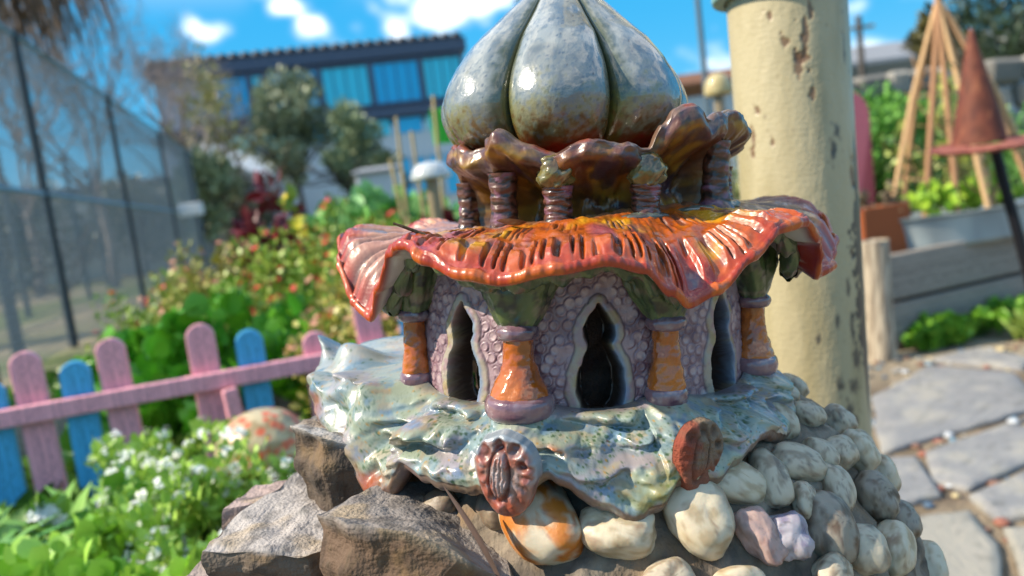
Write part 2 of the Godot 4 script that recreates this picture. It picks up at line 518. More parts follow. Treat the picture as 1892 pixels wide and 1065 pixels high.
	c = c.lerp(lin("5d3226"), sm(-0.93, -0.97, nc.get_noise_3d(x * 0.05, y * 0.06, z * 0.05)) * 0.9)
	var gold := exp(-pow((th - 10.0) / 7.0, 2.0)) * sm(0.55, 0.95, s)
	c = c.lerp(lin("6f6f2c"), gold * sm(-0.3, 0.3, g3) * 0.8)
	c = c.lerp(lin("b3612f"), exp(-pow((th + 9.5) / 2.0, 2.0) - pow((s - 0.62) / 0.06, 2.0)) * 0.9)
	var bare := sm(0.78, 0.9, s + 0.1 * g3) * (exp(-pow((th + 57.0) / 5.0, 2.0)) + 0.7 * exp(-pow((th + 80.0) / 4.0, 2.0)))
	c = c.lerp(lin("8a4426"), clampf(bare, 0.0, 1.0))
	c = c.lerp(lin("6b4a38"), sm(0.97, 1.0, s + 0.03 * g3) * 0.8)
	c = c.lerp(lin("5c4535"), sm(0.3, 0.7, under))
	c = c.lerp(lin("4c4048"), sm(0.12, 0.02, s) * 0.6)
	cc = c

func tier_base(th: float) -> float:
	return 114.0 + 8.0 * sin(deg_to_rad(th))
const TIER := [[-180, 176, 116], [-150, 182, 118], [-118, 166, 113], [-95, 164, 112], [-75, 170, 114], [-58, 165, 116], [-50, 163, 114], [-44, 170, 120], [-39, 172, 121], [-31, 163, 115], [-23, 157, 112], [-9, 164, 117], [4, 161, 115], [12, 156, 112], [16, 170, 115], [21, 183, 117], [28, 184, 118], [36, 178, 115], [43, 181, 114], [52, 186, 114], [66, 180, 114], [95, 170, 112], [118, 182, 118], [140, 170, 112], [160, 176, 116]]
const POSTS := [-95.0, -46.0, -21.0, 12.5, 50.0, 95.0, 140.0, -140.0]
func tier_point(u: float, v: float) -> void:
	var th := front(u)
	var a := deg_to_rad(th)
	var q := table(TIER, th)
	var y0 := tier_base(th)
	var x := sin(a) * 110.0; var z := cos(a) * 110.0
	var lo := -400.0; var hi := 400.0
	for k in 8:
		var d := fposmod(POSTS[k] - th + 180.0, 360.0) - 180.0
		if d <= 0.0: lo = maxf(lo, d)
		else: hi = minf(hi, d)
	var w := (hi - lo) * 0.5
	var t := clampf(absf(-lo - w) / w, 0.0, 1.0)        # 0 in the middle of a bay, 1 at a post
	var g := nf(x, v * 60.0, z, 0.05)
	if v < 0.72:
		var s := v / 0.72
		var y := lerpf(y0, q.x, s)
		var mid := clampf(1.2 * (1.0 - pow(t, 2.6)), 0.0, 1.0)
		var cave := lerpf(80.0, q.y, sm(0.30, 0.92, s)) - 6.0 * exp(-pow((s - 0.25) / 0.2, 2.0)) + 5.0 * exp(-pow((s - 0.80) / 0.12, 2.0))
		var leg := lerpf(106.0, q.y, pow(s, 1.4)) - 2.0 * sin(s * PI) + 3.0 * exp(-s * 9.0)
		var r := lerpf(leg, cave, mid * mid * (3.0 - 2.0 * mid))
		r += 1.3 * g + 5.0 * no(x, y, z, 0.03)
		y += 4.0 * no(x, z, 60.0, 0.04) * s
		cp = pol(th, r, y)
		var g4 := no(x, y * 1.6, z + 20.0, 0.03)
		var c := lin("5a3620").lerp(lin("7a5018"), sm(-0.15, 0.3, g + 0.1))
		c = c.lerp(lin("62382c"), sm(0.45, 0.85, s + 0.4 * g4) * 0.6)
		c = c.lerp(lin("98752a"), sm(-0.02, 0.35, no(x, y * 1.3, z + 9.0, 0.035)) * 0.75)
		c = c.lerp(lin("2a1c1a"), sm(0.05, 0.35, g4) * 0.7)
		c = c.lerp(lin("3a3048"), sm(0.15, 0.4, no(z, y, x, 0.04)) * 0.55)
		cc = c.lerp(lin("5d4a52"), sm(0.93, 1.0, s) * 0.6)
	elif v < 0.80:
		var b := (v - 0.72) / 0.08 * PI
		cp = pol(th, q.y - 3.5 + 3.5 * cos(b) + 2.0 * g + 2.5 * no(x, q.x, z, 0.05), q.x + 2.6 * sin(b) + 4.0 * no(x, z, 60.0, 0.04))
		cc = lin("6a5040").lerp(lin("4a3028"), sm(-0.1, 0.3, g)).lerp(lin("7a3a22"), sm(0.1, 0.4, no(x, z, 2.0, 0.03)))
	else:
		var s := (v - 0.80) / 0.20
		var r := lerpf(q.y - 7.0, 84.0, s)
		cp = pol(th, r + 2.0 * g, lerpf(q.x, 152.0 + 0.35 * (q.x - 165.0), pow(s, 0.7)))
		cc = lin("7c3a26").lerp(lin("5e2a1a"), sm(-0.1, 0.3, g))

const DOME := [Vector2(48, 148), Vector2(66, 157), Vector2(86, 171), Vector2(97, 187), Vector2(99, 203), Vector2(91, 222), Vector2(75, 243), Vector2(54, 262), Vector2(33, 281), Vector2(17, 297), Vector2(8, 310), Vector2(4, 320), Vector2(0.2, 326)]
func lobe_point(u: float, v: float) -> void:
	# one of seven lobes; u across, -1..1
	var q := spline(DOME, v)
	var t := (u - 0.5) * 2.0
	var bulge := sqrt(maxf(1.0 - pow(absf(t), 1.9), 0.0))
	var w := 25.72
	var a := deg_to_rad(t * w)
	var r := q.x * (0.78 + 0.225 * bulge)
	var p := Vector3(sin(a) * r, q.y, cos(a) * r)
	var g := nf(p.x + bay * 37.0, p.y, p.z, 0.035)
	r += 0.9 * no(p.x, p.y, p.z + bay, 0.03)
	cp = Vector3(sin(a) * r, q.y, cos(a) * r)
	var h := (q.y - 152.0) / 120.0
	var fine := nf(p.x + bay * 9.0, p.y, p.z, 0.16)
	var c := lin("7f827f").lerp(lin("666c6e"), sm(-0.2, 0.25, g))
	c = c.lerp(lin("949896"), sm(0.0, 0.35, no(p.x, p.y, p.z + bay * 11.0, 0.02)) * 0.6)
	c = c.lerp(lin("5d6a74"), sm(0.05, 0.4, fine) * 0.6)
	var edge := sm(0.62, 0.95, absf(t) + 0.14 * g + 0.1 * fine)
	c = c.lerp(lin("4a4d2c"), edge * 0.9)
	var sp := nc.get_noise_3d(p.x * 0.2 + bay * 5.0, p.y * 0.2, p.z * 0.2)
	c = c.lerp(lin("34465a"), sm(-0.74, -0.86, sp) * 0.7 * sm(-0.2, 0.2, no(p.x, p.y, p.z, 0.05) + 0.1))
	var low := sm(0.45, 0.20, h + 0.22 * g + 0.25 * fine + 0.1 * t)
	c = c.lerp(lin("757022"), low * 0.55)
	c = c.lerp(lin("5f3d16"), sm(0.30, 0.14, h + 0.14 * nf(p.x, p.y, p.z, 0.1) + 0.15 * fine) * 0.85)
	c = c.lerp(lin("8c2a14"), sm(0.17, 0.10, h + 0.08 * g))
	var pin := nc.get_noise_3d(p.x * 0.12, p.y * 0.12 + 7.0, p.z * 0.12 + bay)
	c = c.lerp(lin("2a1c14"), sm(-0.92, -0.96, pin) * 0.9)
	cc = c

func medallion_mesh(bare: bool) -> ArrayMesh:
	var f := func(u: float, v: float) -> void:
		var a := u * TAU
		var dir := Vector2(sin(a), cos(a))
		var o := 40.0 if bare else 0.0
		var rad := 18.5 + 11.0 * pow(maxf(-dir.y, 0.0), 5.0) + 1.5 * nf(dir.x * 3.0 + o, dir.y * 3.0, 5.0, 0.5)
		var p2 := dir * rad * v
		var g := nf(p2.x + o, p2.y, 3.0, 0.12)
		var g2 := no(p2.x + o, p2.y, 8.0, 0.06)
		# stamped print: a seed in the middle, a comb down the right, three pits at the top
		var spin := Vector2(p2.x + 2.0 - 0.1 * p2.y, p2.y + 4.0)
		var seed_d := Vector2(spin.x / 5.0, spin.y / 13.0).length()
		var seed_in := 1.0 - sm(0.85, 1.0, seed_d)
		var moat := exp(-pow((seed_d - 1.15) / 0.14, 2.0))
		var line := pow(0.5 + 0.5 * cos(spin.x * 2.6 + 4.0 * g), 2.0) * seed_in
		var side := exp(-pow((p2.length() / rad * 1.0 - 0.72) / 0.16, 2.0)) * sm(9.0, 4.0, p2.y)
		var tooth := pow(0.5 + 0.5 * cos(a * 15.0 + 2.0 * g2), 0.8) * side * (0.5 + 0.5 * sm(-4.0, 6.0, p2.x))
		var pits := 0.0
		for q in [Vector3(-10, 9, 4.0), Vector3(-1, 13, 3.2), Vector3(7, 11, 3.4), Vector3(11, 3, 2.6)]:
			pits = maxf(pits, exp(-pow((p2 - Vector2(q.x, q.y)).length() / q.z, 4.0)))
		var hgt := 6.5 * sqrt(maxf(1.0 - pow(v, 5.0), 0.0)) + seed_in * 1.3 + line * 0.7 - moat * 1.8 + tooth * 2.0 - side * 0.8 - pits * 3.0 + 0.9 * g + 1.0 * g2
		if v > 0.97: hgt = -4.0
		cp = Vector3(p2.x, p2.y, hgt * (1.0 if not bare else 0.8))
		var cut := clampf(moat * 0.8 + (side - tooth) * 0.6 * sm(-6.0, 4.0, p2.x) + pits, 0.0, 1.0)
		var c := lin("8c6f66").lerp(lin("93584a"), sm(-0.25, 0.2, g2)).lerp(lin("a09394"), sm(0.0, 0.35, g) * 0.6)
		c = c.lerp(lin("a39a9c"), line * 0.6)
		c = c.lerp(lin("571f18"), cut * 0.8).lerp(lin("9c4426"), tooth * 0.4 + 0.5 * sm(-9.0, -22.0, p2.y))
		if bare:
			c = lin("746250").lerp(lin("7f3420"), sm(-3.0, -13.0, p2.x + 8.0 * g2) * 0.9).lerp(lin("84402c"), sm(2.0, -14.0, p2.y + 8.0 * g2) * 0.6).lerp(lin("3b2018"), cut * 0.55)
		else:
			c = c.lerp(lin("858c92"), sm(0.82, 0.94, v + 0.1 * g) * sm(-16.0, 2.0, p2.y))
		cc = c
	return surf(130, 60, f, true, 0.001, true)

func capital_mesh(sd: float, th: float, rr: float, y0: float) -> ArrayMesh:
	var f := func(u: float, v: float) -> void:
		var a := u * TAU
		var lobes := 0.5 + 0.5 * cos(a * 5.0 + sd + v * 1.2)
		var r := lerpf(11.0, 27.0, pow(v, 0.8)) + lobes * 6.0 * sin(v * PI * 0.8) + 2.0 * no(cos(a) * 20.0 + sd * 9.0, v * 30.0, sin(a) * 20.0, 0.09)
		r += 1.2 * sin(a * 20.0 + v * 9.0 + sd) * v
		var y := 47.0 + v * 44.0 + lobes * 5.0 * v
		if v > 0.96: r = 0.0
		cp = Vector3(sin(a) * r, y, cos(a) * r * 0.8 - 8.0 * v)
		var out := Vector2(sin(a) * r, rr + cp.z)
		var tt := wrapf(th + rad_to_deg(atan2(out.x, out.y)), -180.0, 180.0)
		var rim := table(RIM, tt).x
		var roof_y := roof_xyz(tt, clampf((out.length() - 96.0) / (rim - 96.0), 0.0, 1.0)).y
		cp.y = minf(cp.y, roof_y - 4.5 - y0)
		var g := nf(cp.x, cp.y, cp.z + sd * 20.0, 0.08)
		cc = lin("3a4a2c").lerp(lin("5d6a3c"), lobes * 0.7).lerp(lin("2a2c26"), sm(0.1, 0.4, g)).lerp(lin("7a6a5a"), sm(0.2, 0.5, nf(cp.x, cp.y, sd, 0.1)) * 0.6)
	return surf(72, 34, f, true, 0.001)

func house() -> void:
	var h := thing("ceramic_house", Vector3(0.0457, 0.8173, -0.6089), "glazed ceramic fairy house with silver blue onion dome, wavy orange roof and arched doors", "sculpture")
	h.rotation_degrees = Vector3(-0.03, -0.61, -5.37)
	part("roof", surf(860, 140, roof_point, true, 0.001), M["glaze"], h)
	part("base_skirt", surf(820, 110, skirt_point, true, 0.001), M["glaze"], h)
	part("upper_gallery", surf(620, 110, tier_point, true, 0.001), M["glaze"], h, Vector3(0.018, 0, 0))
	for k in 8:
		bay = 17.0 * k
		var mid: float = [-42.0, 1.5, 45.5, 92.0, 137.5, -177.5, -132.5, -87.5][k]
		var near := k < 3 or k == 7
		var deep := func(u: float, v: float) -> bool:
			return door_d((u - 0.5) * 106.0, lerpf(-20.0, 88.0, v)) > -2.6
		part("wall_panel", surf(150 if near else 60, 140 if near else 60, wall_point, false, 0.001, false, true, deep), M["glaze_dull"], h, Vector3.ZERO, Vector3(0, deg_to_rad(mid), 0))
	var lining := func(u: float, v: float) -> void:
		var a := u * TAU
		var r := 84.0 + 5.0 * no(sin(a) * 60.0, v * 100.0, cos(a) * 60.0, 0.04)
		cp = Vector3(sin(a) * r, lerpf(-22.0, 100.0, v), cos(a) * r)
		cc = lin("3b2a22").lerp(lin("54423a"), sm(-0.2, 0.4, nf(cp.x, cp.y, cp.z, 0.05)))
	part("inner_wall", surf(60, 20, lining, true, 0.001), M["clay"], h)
	for k in 8:
		var th: float = COLUMNS[k]
		var rr: float = [137.0, 143.0, 138.0, 137.0, 141.0, 141.0, 141.0, 141.0][k]
		var b: float = [12.0, 22.5, 14.0, 18.0, 16.0, 15.0, 16.0, 14.0][k]
		var w: float = [8.2, 10.2, 9.0, 9.0, 10.0, 10.0, 10.0, 10.0][k]
		var col := Node3D.new()
		col.name = "column"
		h.add_child(col, true)
		col.position = pol(th, rr, [3.0, 1.0, 3.0, 4.0, 2.0, 2.0, 2.0, 2.0][k]) * 0.001
		col.rotation.y = deg_to_rad(th)
		part("base_ring", lathe([Vector2(b - 9, -11), Vector2(b - 3, -10), Vector2(b, -5), Vector2(b - 0.3, 1.5), Vector2(b - 4, 5), Vector2(w - 2, 6)], 56, 20, mottled("7f5f66", "5a3f4c", "8d7f86", 0.04)), M["glaze_wet"], col)
		part("shaft", lathe([Vector2(lerpf(w, b, 0.72), 3), Vector2(lerpf(w, b, 0.62), 8), Vector2(lerpf(w, b, 0.30), 16), Vector2(w + 0.4, 25), Vector2(w - 0.5, 34), Vector2(w, 44)], 56, 50, mottled("b0601a", "a0500f", "84481c", 0.022), 1.2), M["glaze_wet"], col)
		part("top_ring", lathe([Vector2(w - 2, 40), Vector2(w + 2, 41), Vector2(w + 4, 44.5), Vector2(w + 3.4, 48), Vector2(w, 50.5), Vector2(w - 4, 51)], 56, 18, mottled("745760", "513946", "857a80", 0.04)), M["glaze_wet"], col)
		part("capital", capital_mesh(k * 1.7, th, rr, [3.0, 1.0, 3.0, 4.0, 2.0, 2.0, 2.0, 2.0][k]), M["glaze"], col)
	for k in 8:
		# leafy band that follows the roof edge from capital to capital
		var a0: float = [-110.0, -65.0, -20.0, 22.0, 69.0, 115.0, 160.0, -155.0][k]
		var a1: float = a0 + [45.0, 45.0, 42.0, 47.0, 46.0, 45.0, 45.0, 45.0][k]
		var f := func(u: float, v: float) -> void:
			var th := lerpf(a0, a1, u)
			var t := th if th < 180.0 else th - 360.0
			var q := roof_xyz(t, 0.86)
			var b := v * TAU
			var fat := (7.5 + 3.0 * sin(u * 41.0 + k) * sin(u * PI) + 3.0 * no(th, 0.0, k * 9.0, 0.2)) * (0.5 + 0.5 * absf(cos(u * PI)))
			cp = pol(t, q.x - 7.0 + cos(b) * fat * 0.8, q.y - 15.0 + sin(b) * fat + 1.2 * sin(b * 5.0 + u * 60.0))
			cc = lin("39472b").lerp(lin("5a653f"), sm(-0.2, 0.4, sin(u * 41.0 + b * 2.0))).lerp(lin("6d564f"), sm(0.1, 0.4, nf(cp.x, cp.y, cp.z, 0.07)))
		part("leaf_band", surf(120, 22, f, false, 0.001, true), M["glaze"], h)
	for k in 7:
		bay = k
		part("dome_lobe", surf(96, 190, lobe_point, false, 0.001), M["glaze_wet"], h, Vector3(-0.007, 0, 0), Vector3(0, deg_to_rad(-5.5 + 51.43 * k), 0))
	for k in 8:
		var th: float = POSTS[k]
		var q := table(TIER, th)
		var y0 := tier_base(th)
		var top := q.x - 26.0 - y0
		var spiral := func(u: float, v: float) -> void:
			var a := u * TAU
			var r := 10.6 + 0.4 * sin(v * 34.0 + a * 1.0 + 4.0 * nf(v * 3.0, k, cos(a), 0.7)) * sm(-0.3, 0.1, nf(v * 5.0, cos(a), k, 0.8)) + 1.2 * nf(v * 4.0, sin(a), cos(a) + k, 0.9) - 1.2 * sin(v * PI) + 3.0 * exp(-v * 14.0)
			cp = Vector3(sin(a) * r, v * (top + 8.0) - 2.0, cos(a) * r)
			cc = lin("5a372a").lerp(lin("2e1e1a"), sm(0.0, -0.9, sin(v * 34.0 + a * 1.0 + 4.0 * nf(v * 3.0, k, cos(a), 0.7)))).lerp(lin("7a5060"), sm(0.1, 0.4, nf(cp.x, cp.y, k * 9.0, 0.08)))
		part("gallery_post", surf(40, 90, spiral, true, 0.001), M["glaze"], h, pol(th, 101.5, y0) * 0.001 + Vector3(0.018, 0, 0), Vector3(0, deg_to_rad(th), 0))
		var knob := lathe([Vector2(0.2, -13), Vector2(8, -12), Vector2(12, -4), Vector2(11, 4), Vector2(7, 9), Vector2(0.2, 11)], 40, 24, mottled("6a6238", "5a4320", "85805e", 0.06), 4.5)
		if k != 2 and k != 3:
			continue
		part("knob", knob, M["glaze_wet"], h, pol(th, 105.0, q.x - 9.0) * 0.001 + Vector3(0.018, 0, 0))
	# stepping discs of glazed clay round the foot of the gallery
	for e in [[-30.0, 112.0, 20.0, 7.0], [-6.0, 118.0, 16.0, 6.0], [14.0, 114.0, 17.0, 7.0], [40.0, 113.0, 22.0, 6.0], [58.0, 116.0, 14.0, 8.0], [82.0, 115.0, 20.0, 7.0], [-62.0, 112.0, 20.0, 7.0]]:
		var f := func(u: float, v: float) -> void:
			var a := u * TAU
			var b := v * PI
			cp = Vector3(sin(a) * sin(b) * e[2], cos(b) * e[3] * 0.5, cos(a) * sin(b) * e[3] * 1.1) * (1.0 + 0.18 * no(sin(a) * 3.0, b, e[0], 1.0))
			cc = lin("5d6258").lerp(lin("4a3f38"), sm(-0.1, 0.3, nf(cp.x, cp.z, e[0], 0.1)))
		part("foot_roll", surf(40, 20, f, true, 0.001, false), M["glaze"], h, pol(e[0], e[1] - 6.0, tier_base(e[0]) - 1.0) * 0.001 + Vector3(0.012, 0, 0), Vector3(0, deg_to_rad(e[0]), 0))
	var m1 := part("medallion", medallion_mesh(false), M["glaze"], h, pol(-18.5, 184.0, -27.0) * 0.001, Vector3(deg_to_rad(6), deg_to_rad(-19.5), 0))
	m1.scale = Vector3.ONE * 1.12
	m1.set_meta("label", "terracotta leaf medallion with white glaze")
	var m2 := part("medallion", medallion_mesh(true), M["clay"], h, pol(19.0, 177.0, -23.0) * 0.001, Vector3(deg_to_rad(4), deg_to_rad(31), deg_to_rad(-4)))
	m2.set_meta("label", "bare brown clay leaf medallion")

# ================================================================ builder for tubes, boxes and leaves
var bp := PackedVector3Array()
var bc := PackedColorArray()
var bi := PackedInt32Array()
func begin() -> void:
	bp = PackedVector3Array(); bc = PackedColorArray(); bi = PackedInt32Array()
func commit(smooth := true) -> ArrayMesh:
	return finish(bp, bc, bi, smooth)
func tube(pts: Array, r0: float, r1: float, sides: int, col: Color, cap := true) -> void:
	var first := bp.size()
	var n := pts.size()
	for k in n:
		var d: Vector3 = (pts[mini(k + 1, n - 1)] - pts[maxi(k - 1, 0)])
		d = d.normalized() if d.length() > 1e-7 else Vector3.UP
		var x := d.cross(Vector3(0.31, 0.2, 0.93)).normalized()
		var y := x.cross(d).normalized()
		var r := lerpf(r0, r1, float(k) / maxf(n - 1, 1))
		for s in sides:
			var a := TAU * s / sides
			bp.append(pts[k] + (x * cos(a) + y * sin(a)) * r)
			bc.append(col)
	for k in n - 1:
		for s in sides:
			var a := first + k * sides + s; var b := first + k * sides + (s + 1) % sides
			bi.append_array([a, a + sides, b, b, a + sides, b + sides])
	if cap:
		for e in 2:
			var c := bp.size()
			bp.append(pts[0] if e == 0 else pts[n - 1]); bc.append(col)
			var o := first if e == 0 else first + (n - 1) * sides
			for s in sides:
				var a := o + s; var b := o + (s + 1) % sides
				if e == 0: bi.append_array([c, a, b])
				else: bi.append_array([c, b, a])
# a box with small chamfers, as a mesh of its own
func box(size: Vector3, bev := 0.004, wob := 0.0) -> ArrayMesh:
	begin()
	add_box(Vector3.ZERO, size, Basis.IDENTITY, bev, Color.WHITE, wob)
	return commit(false)
func add_box(at: Vector3, size: Vector3, b: Basis, bev: float, col: Color, wob := 0.0) -> void:
	var h := size * 0.5
	bev = minf(bev, minf(h.x, minf(h.y, h.z)) * 0.9)
	var o := bp.size()
	# 24 vertices: each corner three times, pulled in along two axes
	for k in 8:
		var s := Vector3(1 if k & 1 else -1, 1 if k & 2 else -1, 1 if k & 4 else -1)
		var j := Vector3(rng.randf_range(-wob, wob), rng.randf_range(-wob, wob), rng.randf_range(-wob, wob))
		for ax in 3:
			var q := h - Vector3(bev, bev, bev)
			q[ax] = h[ax]
			bp.append(at + b * (q * s + j)); bc.append(col)
	var quad := func(a: int, c: int, d: int, e: int) -> void:
		var n := (bp[o + d] - bp[o + a]).cross(bp[o + c] - bp[o + a])
		var mid := (bp[o + a] + bp[o + d]) * 0.5 - at
		if n.dot(mid) < 0.0: bi.append_array([o + a, o + d, o + c, o + a, o + e, o + d])
		else: bi.append_array([o + a, o + c, o + d, o + a, o + d, o + e])
	for ax in 3:
		var u := 1 << ((ax + 1) % 3); var v := 1 << ((ax + 2) % 3); var w := 1 << ax
		var ua := (ax + 1) % 3; var va := (ax + 2) % 3
		for s in 2:
			var k := w * s
			quad.call(k * 3 + ax, (k + u) * 3 + ax, (k + u + v) * 3 + ax, (k + v) * 3 + ax)
			# edge strips between the faces ax/ua along va
			for t in 2:
				var e := w * s + u * t
				quad.call(e * 3 + ax, e * 3 + ua, (e + v) * 3 + ua, (e + v) * 3 + ax)
	for k in 8:
		var n := (bp[o + k * 3 + 1] - bp[o + k * 3]).cross(bp[o + k * 3 + 2] - bp[o + k * 3])
		if n.dot(bp[o + k * 3] - at) < 0.0: bi.append_array([o + k * 3, o + k * 3 + 1, o + k * 3 + 2])
		else: bi.append_array([o + k * 3, o + k * 3 + 2, o + k * 3 + 1])
# unit leaf along +y, folded along its midrib: kind 0 oval, 1 round, 2 strap, 3 needle tuft
func leaf_mesh(kind: int) -> ArrayMesh:
	begin()
	var rows: Array = [[0.0, 0.03], [0.25, 0.26], [0.55, 0.30], [0.8, 0.17], [1.0, 0.0]]
	if kind == 1: rows = [[0.0, 0.10], [0.2, 0.42], [0.5, 0.52], [0.8, 0.40], [1.0, 0.06]]
	if kind == 2: rows = [[0.0, 0.05], [0.3, 0.065], [0.6, 0.06], [0.85, 0.035], [1.0, 0.0]]
	if kind == 3: rows = [[0.0, 0.05], [0.5, 0.14], [1.0, 0.0]]
	for r in rows:
		var y: float = r[0]
		var z := 0.18 * y * y if kind != 2 else 0.5 * y * y * y
		for s in [-1.0, 0.0, 1.0]:
			bp.append(Vector3(s * r[1], y, -z + (0.10 if s != 0.0 else 0.0) * r[1] * 2.0)); bc.append(Color.WHITE)
	for k in rows.size() - 1:
		for s in 2:
			var a := k * 3 + s
			bi.append_array([a, a + 3, a + 4, a, a + 4, a + 1])
	return commit(true)
func flower_mesh() -> ArrayMesh:
	begin()
	for k in 5:
		var a := TAU * k / 5.0
		var o := bp.size()
		var d := Vector3(cos(a), 0.25, sin(a)); var e := Vector3(-sin(a), 0.0, cos(a))
		for p in [Vector3.ZERO, d * 0.6 + e * 0.34, d, d * 0.6 - e * 0.34]:
			bp.append(p); bc.append(Color.WHITE)
		bi.append_array([o, o + 1, o + 2, o, o + 2, o + 3])
	return commit(false)
func scatter(called: String, mesh: Mesh, mat: Material, parent: Node3D, xf: Array, cols: Array) -> MultiMeshInstance3D:
	var mm := MultiMesh.new()
	mm.transform_format = MultiMesh.TRANSFORM_3D
	mm.use_colors = true
	mm.mesh = mesh
	mm.instance_count = xf.size()
	for i in xf.size():
		mm.set_instance_transform(i, xf[i])
		mm.set_instance_color(i, cols[i])
	var o := MultiMeshInstance3D.new()
	o.name = called if parent != self else numbered(called)
	o.multimesh = mm
	o.material_override = mat
	parent.add_child(o, true)
	o.set_meta("kind", "stuff")
	return o
func rdir() -> Vector3:
	return Vector3(rng.randfn(), rng.randfn(), rng.randfn()).normalized()
func aim(d: Vector3, roll: float) -> Basis:      # basis whose y runs along d
	var y := d.normalized()
	var x := y.cross(Vector3(0.23, 0.11, 0.97)).normalized()
	var z := x.cross(y).normalized()
	return Basis(x, y, z).rotated(y, roll)
# a bushy plant: stems from the base to clumps, leaves round the clumps, flowers on the outside
func bush(called: String, label: String, cat: String, group: String, at: Vector3, r: Vector3, clumps: int, leaves: int, mesh: ArrayMesh, size: float, c1: String, c2: String, flowers := 0, fsize := 0.01, fcol := "ffffff", stem := "4a4a2c", up := 0.35, part_name := "leaves", lift := 0.5, heads := 0) -> Node3D:
	var o := thing(called, at, label, cat, group)
	var xf := []; var cols := []; var fx := []; var fc := []
	var a := lin(c1); var b := lin(c2); var f := lin(fcol)
	begin()
	var per := maxi(leaves / clumps, 1)
	for k in clumps:
		var d := rdir()
		var rad := pow(rng.randf(), 0.4)
		var c := Vector3(d.x * r.x * rad, r.y * (1.0 + lift * 2.0 * (d.y * rad)) , d.z * r.z * rad)
		c.y = maxf(c.y, r.y * 0.12)
		tube([Vector3(c.x * 0.12, 0.0, c.z * 0.12), Vector3(c.x * 0.5, c.y * 0.55, c.z * 0.5), c], size * 0.09, size * 0.04, 5, lin(stem), false)
		var cr := (r.x + r.z) * 0.5 * rng.randf_range(0.18, 0.34)
		var tone := rng.randf()
		for i in per:
			var q := rdir() * pow(rng.randf(), 0.5) * cr
			var n := (q.normalized() * 0.8 + Vector3(0, up * 2.0, 0) + rdir() * 0.7)
			var s := size * rng.randf_range(0.6, 1.25)
			xf.append(Transform3D(aim(n, rng.randf() * TAU).scaled(Vector3(s, s, s)), c + q))
			cols.append(a.lerp(b, clampf(tone * 0.6 + rng.randf() * 0.5, 0.0, 1.0)))
		var head := Vector3.ZERO
		for i in maxi(flowers / clumps, 0):
			var q := rdir() * cr * rng.randf_range(0.8, 1.25)
			q.y = absf(q.y) * 0.9 + cr * 0.25
			if heads > 0:
				if i % heads == 0: head = q
				q = head + rdir() * fsize * 1.5
			var s := fsize * rng.randf_range(0.7, 1.2)
			fx.append(Transform3D(aim(Vector3(q.x, absf(q.y) + cr * 0.3, q.z + cr * 0.3), rng.randf() * TAU).scaled(Vector3(s, s, s)), c + q))
			fc.append(f * rng.randf_range(0.8, 1.1))
	var st := part("stems", commit(true), M["leaf"], o)
	st.set_meta("kind", "stuff")
	scatter(part_name, mesh, M["leaf"], o, xf, cols)
	if fx.size():
		scatter("flowers", M["flower"], M["petal"], o, fx, fc)
	return o
# branching wood: fills the builder, returns tip points
func branch(from: Vector3, dir: Vector3, length: float, rad: float, depth: int, spread: float, droop: float, col: Color, tips: Array, kids := 3) -> void:
	var pts := [from]
	var d := dir.normalized()
	var p := from
	for k in 3:
		d = (d + rdir() * 0.18 + Vector3(0, droop, 0)).normalized()
		p += d * length / 3.0
		pts.append(p)
	tube(pts, rad, rad * 0.62, 7 if rad > 0.03 else 4, col, false)
	if depth == 0:
		tips.append(p)
		return
	for k in kids:
		var s: Vector3 = pts[3] if k < 2 else pts[2]
		branch(s, d + rdir() * spread, length * rng.randf_range(0.62, 0.82), rad * 0.58, depth - 1, spread, droop, col, tips, kids)
func tree(called: String, label: String, at: Vector3, height: float, r: Vector3, wood: String, leaves: int, mesh: ArrayMesh, size: float, c1: String, c2: String, group := "") -> Node3D:
	var o := thing(called, at, label, "tree", group)
	begin()
	var tips := []
	var th := height - r.y * 1.7
	tube([Vector3.ZERO, Vector3(0.05, th * 0.5, 0.02), Vector3(0, th, 0)], 0.05 * height * 0.35 + 0.03, 0.05, 9, lin(wood))
	part("trunk", commit(), M["bark"], o)
	begin()
	for k in 7:
		branch(Vector3(0, th * rng.randf_range(0.75, 1.0), 0), Vector3(rng.randfn(), 1.2, rng.randfn()), r.y * 0.75, 0.05, 1, 0.7, 0.03, lin(wood), tips)
	part("limbs", commit(), M["bark"], o).set_meta("kind", "stuff")
	var xf := []; var cols := []
	var a := lin(c1); var b := lin(c2)
	var clumps := 34
	for k in clumps:
		var d := rdir()
		var c := Vector3(d.x * r.x, d.y * r.y, d.z * r.z) * pow(rng.randf(), 0.35) * 0.85 + Vector3(0, height - r.y, 0)
		var cr := (r.x + r.y) * 0.5 * rng.randf_range(0.2, 0.36)
		var tone := rng.randf()
		for i in leaves / clumps:
			var q := rdir() * pow(rng.randf(), 0.45) * cr
			var s := size * rng.randf_range(0.6, 1.3)
			xf.append(Transform3D(aim(q + rdir() * cr * 0.6 + Vector3(0, cr * 0.3, 0), rng.randf() * TAU).scaled(Vector3(s, s, s)), c + q))
			cols.append(a.lerp(b, clampf(tone * 0.7 + rng.randf() * 0.4, 0.0, 1.0)))
	scatter("crown", mesh, M["leaf"], o, xf, cols)
	return o

